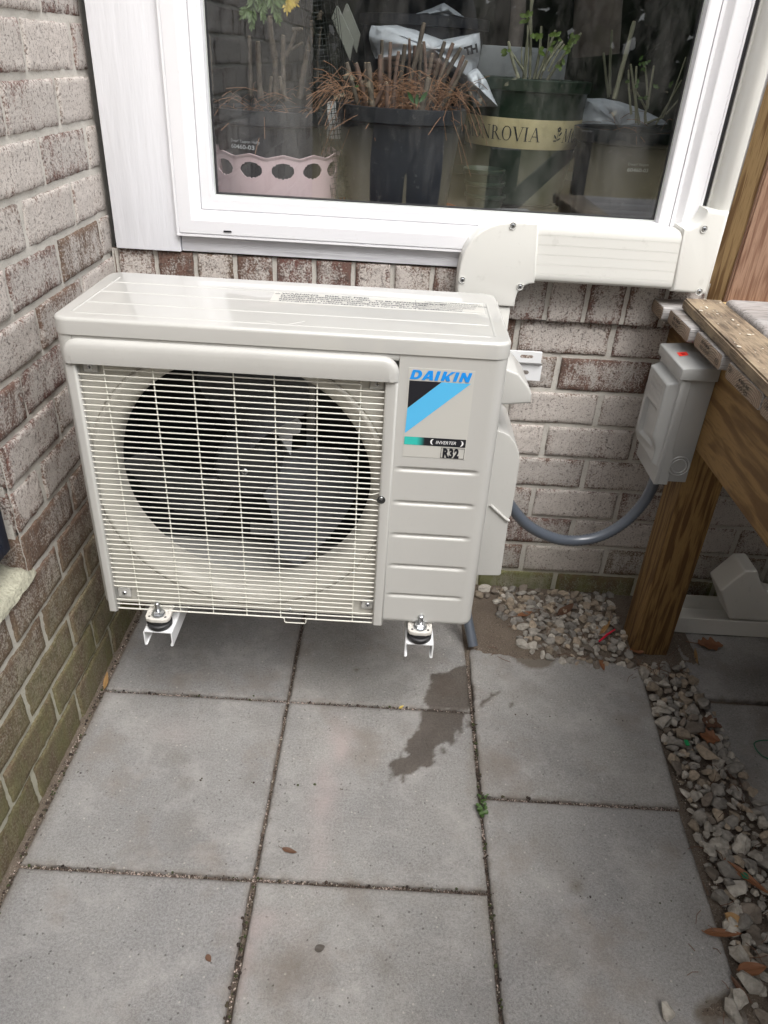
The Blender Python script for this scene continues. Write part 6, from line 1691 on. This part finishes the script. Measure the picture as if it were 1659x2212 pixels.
# stacked empty pots below it
for k in range(3):
    t = thing('nursery_pot', ['dark green empty nursery pot, bottom of the nested stack behind the glass', 'dark green empty nursery pot, middle of the nested stack behind the glass', 'dark green empty nursery pot, top of the nested stack behind the glass'][k], 'plant pot', (.80, .30, SH+k*.026), 'nested nursery pots')
    lathe('pot_shell', [(.034, 0), (.044, .040), (.047, .041), (.048, .048), (.045, .049), (.042, .041), (.032, .003), (.0001, .003)], (.800-.004*k, .215, SH+k*.026), GPOT, t, 40, angle=40)
sb = box('pot_stand', .80, 1.00, .36, .52, SH+.0005, .9250, mat('dark_stand', (.03,.028,.025), .7), None, .004); place(sb, (.9, .44, SH)); tag(sb, 'thin dark slab under the green lettered pot', 'stand')
# silver planter behind
sp0 = box('planter', .755, 1.01, .60, .74, 1.03, 1.258, mat('galvanised_planter', (.42,.44,.46), .35, metal=.5), None, .004); place(sp0, (.9, .67, 1.03)); tag(sp0, 'silver grey metal planter behind the green pot', 'planter')
tb = box('back_table', .35, 1.5, .58, 1.15, .98, 1.0295, mat('dark_shelf_wood'), None, .004); place(tb, (.9, .8, .98)); tag(tb, 'dark table at the back of the sunroom', 'table')
# small trunk standing in the planter, pale trunk farther back
tk = thing('tree_trunk', 'grey brown bare trunk standing in the silver planter', 'tree', (.9, .67, 1.25))
a = on(*o3_(365, 335), 1, .67); b_ = on(*o3_(392, -200), 1, .67); tube('trunk', smoothpath([a-Vector((0,0,.03)), (a+b_)/2+Vector((.004,0,0)), b_], 5), .019, mat('grey_bark', (.24,.20,.18), .9, var=.25, vscale=40, bump=.6, bscale=60), tk, 16)
tk2 = thing('tree_trunk', 'wide pale brown trunk section behind the green pot, near the top of the window', 'tree', (1.16, .9, 1.2))
a = on(*o3_(930, 390), 1, .90); b_ = on(*o3_(960, -200), 1, .90); tube('trunk', [a, b_], .066, mat('pale_bark', (.17,.14,.12), .9, var=.25, vscale=22, bump=.6, bscale=40), tk2, 20)
# right black pot with thin stems
rp = thing('potted_shrub', 'black pot with thin grey stems and few green leaves, right end of the window', 'plant pot', (1.1, .27, SH))
pot(rp, (1.112, .283, SH), .112, .094, .192, BLACKPL)
lst = []
for (xt, yt, xb, yb, r) in ((1175, 450, 1235, 870, .0036), (1215, 465, 1215, 860, .0036), (1160, 490, 1180, 800, .0030), (1275, 450, 1290, 740, .0030), (1338, 460, 1290, 760, .0036), (1290, 740, 1280, 860, .0038), (1215, 640, 1280, 760, .0028), (1560, 400, 1400, 820, .0022), (1530, 560, 1350, 870, .0024), (1400, 820, 1290, 860, .0032), (1660, 500, 1420, 800, .0022), (1045, 210, 1030, 660, .0042), (1200, 150, 1060, 690, .0062), (985, 370, 1020, 680, .0042)):
    yd = .26 if xt > 1100 else .5
    lst.append(([on(*o3_(xb, yb), 1, yd), (on(*o3_(xb, yb), 1, yd)+on(*o3_(xt, yt), 1, yd))/2+Vector((rs.uniform(-.003, .003), 0, 0)), on(*o3_(xt, yt), 1, yd)], r*.8))
stems(rp, 'stems', lst, GSTEM)
bm = bmesh.new()
for (x, y) in ((1285, 430), (1265, 470), (1240, 430), (1350, 625), (1260, 680), (1225, 580), (1445, 600), (1165, 575)):
    for k in range(3): leaflet(bm, on(*o3_(x+rs.uniform(-8, 8), y+rs.uniform(-8, 8)), 1, .25), rs.uniform(.008, .013), .006, rs.uniform(0, 6.28), rs.uniform(-.5, .5))
from_bm('leaves', bm, mat('dull_leaf', (.08,.15,.035), .5), rp, angle=60)
needles(rp, (1.112, .283), .09, 1.085, 25, rs, .4)
tx = text_mesh('Dwarf Yaupon', .0080); tx2 = text_mesh('60460-03', .0100, bold=.0003, sx=1.3)
wrap(tx, (1.112, .283), .107, -.10, SH+.128, 'pot_print', PRN, rp); wrap(tx2, (1.112, .283), .107, -.10, SH+.116, 'pot_print', PRN, rp)
# white plastic bags, lumpy draped sheets with thickness
def bag(name, label, outline, y0, y1, z=0, rx=0):
    cx_ = sum(p[0] for p in outline)/len(outline); cz_ = sum(p[1] for p in outline)/len(outline); bm = bmesh.new(); n_ = len(outline); L_ = 9; rings = []
    for k in range(-L_, L_+1):
        t = k/L_; s = math.sqrt(max(0, 1-t*t))**.8 if abs(t) < 1 else 0.02; yy_ = (y0+y1)/2+t*(y1-y0)/2
        ring = []
        for i in range(n_):
            p, q = outline[i], outline[(i+1) % n_]
            for m_ in range(4):
                x = p[0]+(q[0]-p[0])*m_/4; z_ = p[1]+(q[1]-p[1])*m_/4; jt = 1+.10*nz(x, z_, t, 30)
                ring.append(bm.verts.new((cx_+(x-cx_)*s*jt, yy_+.02*nz(x, z_, 5, 25), cz_+(z_-cz_)*s*jt)))
        rings.append(ring)
    for A_, B_ in zip(rings, rings[1:]):
        for i in range(len(A_)): bm.faces.new([A_[i], A_[(i+1) % len(A_)], B_[(i+1) % len(A_)], B_[i]])
    bm.faces.new(rings[0]); bm.faces.new(rings[-1])
    o = from_bm(name, bm, BAG, None, angle=60); place(o, (cx_, (y0+y1)/2, cz_)); tag(o, label, 'plastic bag', 'white plastic bags'); return o
q = lambda lst_, f, y: [(p.x, p.z) for p in [on(*f(*e_), 1, y) for e_ in lst_]]
bag('plastic_bag', 'crumpled white plastic bag with black print, behind the stems of the middle pot', q([(600, 260), (870, 262), (1060, 310), (1320, 410), (1560, 360), (1690, 340), (1710, 500), (1650, 720), (1600, 800), (1500, 780), (1300, 640), (900, 620), (650, 600), (590, 400)], o1, .40), .33, .47)
bag('plastic_bag', 'white plastic bag tip above the dark tub at the top of the window', q([(1040, 150), (1200, 90), (1340, 35), (1430, 90), (1560, 185), (1300, 220)], o1, .62), .57, .67)
bag('plastic_bag', 'grey white plastic bag behind the right pot', q([(860, 690), (1050, 700), (1230, 760), (1400, 840), (1430, 870), (1200, 960), (900, 1150), (860, 1000), (830, 850)], o3_, .43), .41, .47)
bag('plastic_bag', 'translucent plastic bag hanging between the middle pot and the green pot', q([(30, 520), (100, 480), (160, 560), (240, 740), (80, 750), (40, 640)], o3_, .33), .30, .345)
pc_ = on(*o3_(62, 345), 1, .325); text('bag_print', 'TH', .022, (pc_.x-.012, .327, pc_.z-.012), (1, 0, .3), (-.3, 0, 1), BLACK, bpy.data.objects['plastic_bag'], bold=.0012)
# big dark tub behind
dt = thing('tub', 'wide black plastic tub behind the middle pot, rim across the top of the window', 'tub', (.64, .62, 1.03))
lathe('tub_shell', [(.13, 0), (.155, .255), (.165, .257), (.165, .278), (.158, .279), (.150, .25), (.12, .01), (.0001, .01)], (.640, .625, 1.030), BLACKPL, dt, 56, angle=40)
# grey pointed slats
for k, pl in enumerate(([(190, 190), (245, 55), (262, 60), (420, 410), (382, 625)], [(300, 150), (345, 32), (362, 38), (490, 350), (450, 545), (420, 480)])):
    o = prism('pointed_slat', q(pl, o1, .45+.03*k), 1, .45+.03*k, .458+.03*k, mat('greenish_grey_board', (.30,.31,.27), .6), None, .0015, 1); c = on(*o1(*pl[0]), 1, .45); place(o, tuple(c))
    tag(o, ['grey green pointed slat left of the dark tub, nearer and lower of the two', 'grey green pointed slat leaning behind the first, tip slightly higher'][k], 'slat', 'pointed slats behind the glass')
wb_ = box('white_box', .432, .462, .24, .27, 1.055, 1.128, mat('white_card', (.6,.6,.6), .7), None, .002); place(wb_, (.447, .25, 1.055)); tag(wb_, 'small white card block between the left and middle pots', 'card')

# ------------------------------------------------------------------ the garden behind the camera, seen only as a reflection in the glass
gm_, n, l, p = nodes_of('dormant_lawn'); tc = n.new('ShaderNodeTexCoord').outputs['Object']
l.new(mixc(n, l, tex(n, l, tc, 2.2, 7, .7), (.34,.27,.15), (.26,.22,.12)), p.inputs['Base Color']); p.inputs['Roughness'].default_value = .95
bm = bmesh.new(); bm.faces.new([bm.verts.new(v_) for v_ in ((-60, -120, -.008), (60, -120, -.008), (60, -2.7, -.008), (-60, -2.7, -.008))]); o = from_bm('lawn', bm, gm_, None, False); o['kind'] = 'structure'
BARK = mat('forest_bark', (.11,.09,.075), .95, var=.3, vscale=8, bump=.6, bscale=12); FOL = mat('evergreen_foliage', (.035,.055,.02), .8, var=.4, vscale=3)
rt_ = random.Random(5)
def treeo(i, x, y, r, h, lab_):
    t = thing('pine_tree', lab_, 'tree', (x, y, 0), 'trees at the end of the garden')
    lean = rt_.uniform(-.4, .4); tp = [(x, y, -.05), (x+lean*.3, y, h*.4), (x+lean, y+.1, h)]
    bm = bmesh.new(); sp__ = smoothpath(tp, 6); bm_tube(bm, sp__, [r*(1.15-.75*k/len(sp__)) for k in range(len(sp__))], 10)
    for k in range(10):
        z_ = rt_.uniform(h*.3, h*.95); a = rt_.uniform(0, 6.28); bm_tube(bm, [(x+lean*z_/h, y, z_), (x+lean*z_/h+math.cos(a)*1.5, y+math.sin(a)*1.5, z_+.5)], [r*.25, r*.06], 5)
    from_bm('trunk', bm, BARK, t)
    bm = bmesh.new()
    for k in range(900):
        z_ = h*(.25+.8*rt_.random()); rr = 2.2*(1.15-(z_/h))*math.sqrt(rt_.random())+.3; a = rt_.uniform(0, 6.28); c = Vector((x+lean*z_/h+rr*math.cos(a), y+rr*math.sin(a), z_)); s = rt_.uniform(.12, .32)
        e_ = Vector((rt_.gauss(0, 1), rt_.gauss(0, 1), rt_.gauss(0, .5))).normalized(); f_ = e_.orthogonal().normalized()
        bm.faces.new([bm.verts.new(c-e_*s), bm.verts.new(c+f_*s*.4), bm.verts.new(c+e_*s), bm.verts.new(c-f_*s*.4)])
    from_bm('crown', bm, FOL, t, False)
k = 0
for (x, y, r, h) in ((-6, -16, .22, 13), (-2.5, -15, .16, 12), (.5, -17, .28, 15), (2.2, -14.5, .14, 11), (4.2, -16, .30, 15), (6.0, -17.5, .2, 14), (8.2, -15, .25, 13), (10.5, -17, .3, 15), (13.5, -16, .2, 12), (17, -17, .3, 14), (-10, -17, .3, 14), (21, -18, .3, 14)):
    treeo(k, x, y, r, h, 'tall evergreen at the garden end behind the photographer, number %s from the left' % ['four', 'five', 'six', 'seven', 'eight', 'nine', 'ten', 'eleven', 'twelve', 'two', 'three', 'one'][k]); k += 1
bm = bmesh.new()
for k in range(9000):
    x = rt_.uniform(-16, 26); z_ = rt_.random()**1.3*3.2; y = -15.8+rt_.uniform(-1.2, 1.2); s = rt_.uniform(.15, .4)
    e_ = Vector((rt_.gauss(0, 1), rt_.gauss(0, 1), rt_.gauss(0, 1))).normalized(); f_ = e_.orthogonal().normalized(); c = Vector((x, y, z_))
    bm.faces.new([bm.verts.new(c-e_*s), bm.verts.new(c+f_*s*.6), bm.verts.new(c+e_*s), bm.verts.new(c-f_*s*.6)])
o = from_bm('undergrowth', bm, FOL, None, False); tag(o, 'dark undergrowth behind the garden trees', 'undergrowth', kind='stuff')
# stair rail beside the camera whose dark timbers show in the reflection
dtb = thing('stair_rail', 'dark timber rail frame with a slanting brace beside the photographer, seen mirrored in the window', 'railing', (1.1, -1.38, 0))
DKW = mat('dark_stained_wood', (.035,.028,.022), .6)
box('rail_post', .925, 1.03, -1.42, -1.345, -.02, .955, DKW, dtb, .004); box('rail_post', 1.262, 1.310, -1.53, -1.485, -.02, 1.02, DKW, dtb, .004)
prism('brace', [(.935, .745), (1.02, .745), (1.250, .985), (1.205, 1.010)], 1, -1.343, -1.305, DKW, dtb, .003)
# the photographer, dark clothed, whose body the glass mirrors between the pots
pn = thing('person', 'person in a dark jacket and jeans holding up a phone, mirrored faintly in the window', 'person', (.62, -2.0, 0))
def skinned(name, verts, edges, material, parent, sub=2):
    me = bpy.data.meshes.new(name); me.from_pydata([v[0] for v in verts], edges, []); o = bpy.data.objects.new(name, me); COL.objects.link(o)
    md = o.modifiers.new('s', 'SKIN'); me.skin_vertices[0].data
    for i, v in enumerate(verts): me.skin_vertices[0].data[i].radius = v[1]
    me.skin_vertices[0].data[0].use_root = True
    o.modifiers.new('u', 'SUBSURF').levels = sub
    dg = bpy.context.evaluated_depsgraph_get(); m2 = bpy.data.meshes.new_from_object(o.evaluated_get(dg)); bpy.data.objects.remove(o)
    m2.name = name; return finish(name, m2, material, parent, True, 180)
bx, by = .62, -2.02
V_ = [((bx, by, .92), (.16, .11)), ((bx, by, 1.10), (.145, .105)), ((bx, by+.01, 1.30), (.175, .12)), ((bx, by, 1.44), (.13, .09)), ((bx, by+.02, 1.52), (.055, .055)),
      ((bx-.19, by, 1.42), (.062, .062)), ((bx-.24, by+.03, 1.16), (.048, .048)), ((bx-.075, by+.29, 1.20), (.032, .032)),
      ((bx+.19, by, 1.42), (.062, .062)), ((bx+.24, by+.03, 1.16), (.048, .048)), ((bx+.075, by+.29, 1.20), (.032, .032)),
      ((bx-.085, by, .84), (.095, .095)), ((bx-.08, by+.02, .48), (.066, .066)), ((bx-.08, by-.01, .09), (.042, .042)), ((bx-.125, by+.12, .035), (.036, .03)),
      ((bx+.085, by, .84), (.095, .095)), ((bx+.08, by+.02, .48), (.066, .066)), ((bx+.08, by-.01, .09), (.042, .042)), ((bx+.125, by+.12, .035), (.036, .03)),
      ((bx, by+.03, 1.585), (.068, .075)), ((bx, by+.035, 1.665), (.078, .092)), ((bx, by+.02, 1.74), (.055, .065))]
E_ = [(0,1),(1,2),(2,3),(3,4),(3,5),(5,6),(6,7),(3,8),(8,9),(9,10),(0,11),(11,12),(12,13),(13,14),(0,15),(15,16),(16,17),(17,18),(4,19),(19,20),(20,21)]
SKIN = mat('skin', (.42,.25,.18), .5); JACK = mat('dark_jacket', (.02,.022,.03), .8); JEAN = mat('dark_jeans', (.025,.035,.06), .85)
body = skinned('body', V_, E_, SKIN, pn)
body.data.materials.append(JACK); body.data.materials.append(JEAN)
for f in body.data.polygons:
    c = f.center+origin(pn)
    f.material_index = 0 if (c.z > 1.52 or (c.y > by+.265)) else (1 if c.z > .88 else 2)
for s_ in (-1, 1):
    for k in range(5):
        z_ = 1.175+k*.018; r_ = .0085; x0_ = bx+s_*.078
        pts_ = [((x0_, by+.285, z_), (r_+.004, r_+.004)), ((x0_+s_*.004, by+.325, z_+.004), (r_, r_)), ((x0_-s_*.012, by+.348, z_+.006), (r_*.9, r_*.9)), ((x0_-s_*.030, by+.345+(.004 if k == 4 else 0), z_+.008+(.012 if k == 4 else 0)), (r_*.7, r_*.7))]
        skinned('finger', pts_, [(0,1),(1,2),(2,3)], SKIN, body, 1)
lathe('hair', [(.0001, .10), (.05, .092), (.082, .06), (.095, .01), (.092, -.05), (.07, -.09)], (bx, by+.005, 1.70), mat('dark_hair', (.03,.02,.015), .7), pn, 24)
lathe('nose', [(.0001, .028), (.008, .02), (.014, .0)], (bx, by+.115, 1.655), SKIN, pn, 10, 1)
for s_ in (-1, 1):
    lathe('eye', [(.0001, .004), (.007, .003), (.011, 0)], (bx+s_*.030, by+.112, 1.685), BLACK, pn, 10, 1)
box('mouth', bx-.024, bx+.024, by+.105, by+.113, 1.612, 1.620, mat('lip', (.30,.12,.10), .5), pn, .002)
ph = box('phone', bx-.078, bx+.078, by+.330, by+.3385, 1.17, 1.245, BLACK, None, .003); place(ph, (bx, by+.334, 1.2)); tag(ph, 'black mobile phone held out sideways in both hands of the photographer', 'phone')
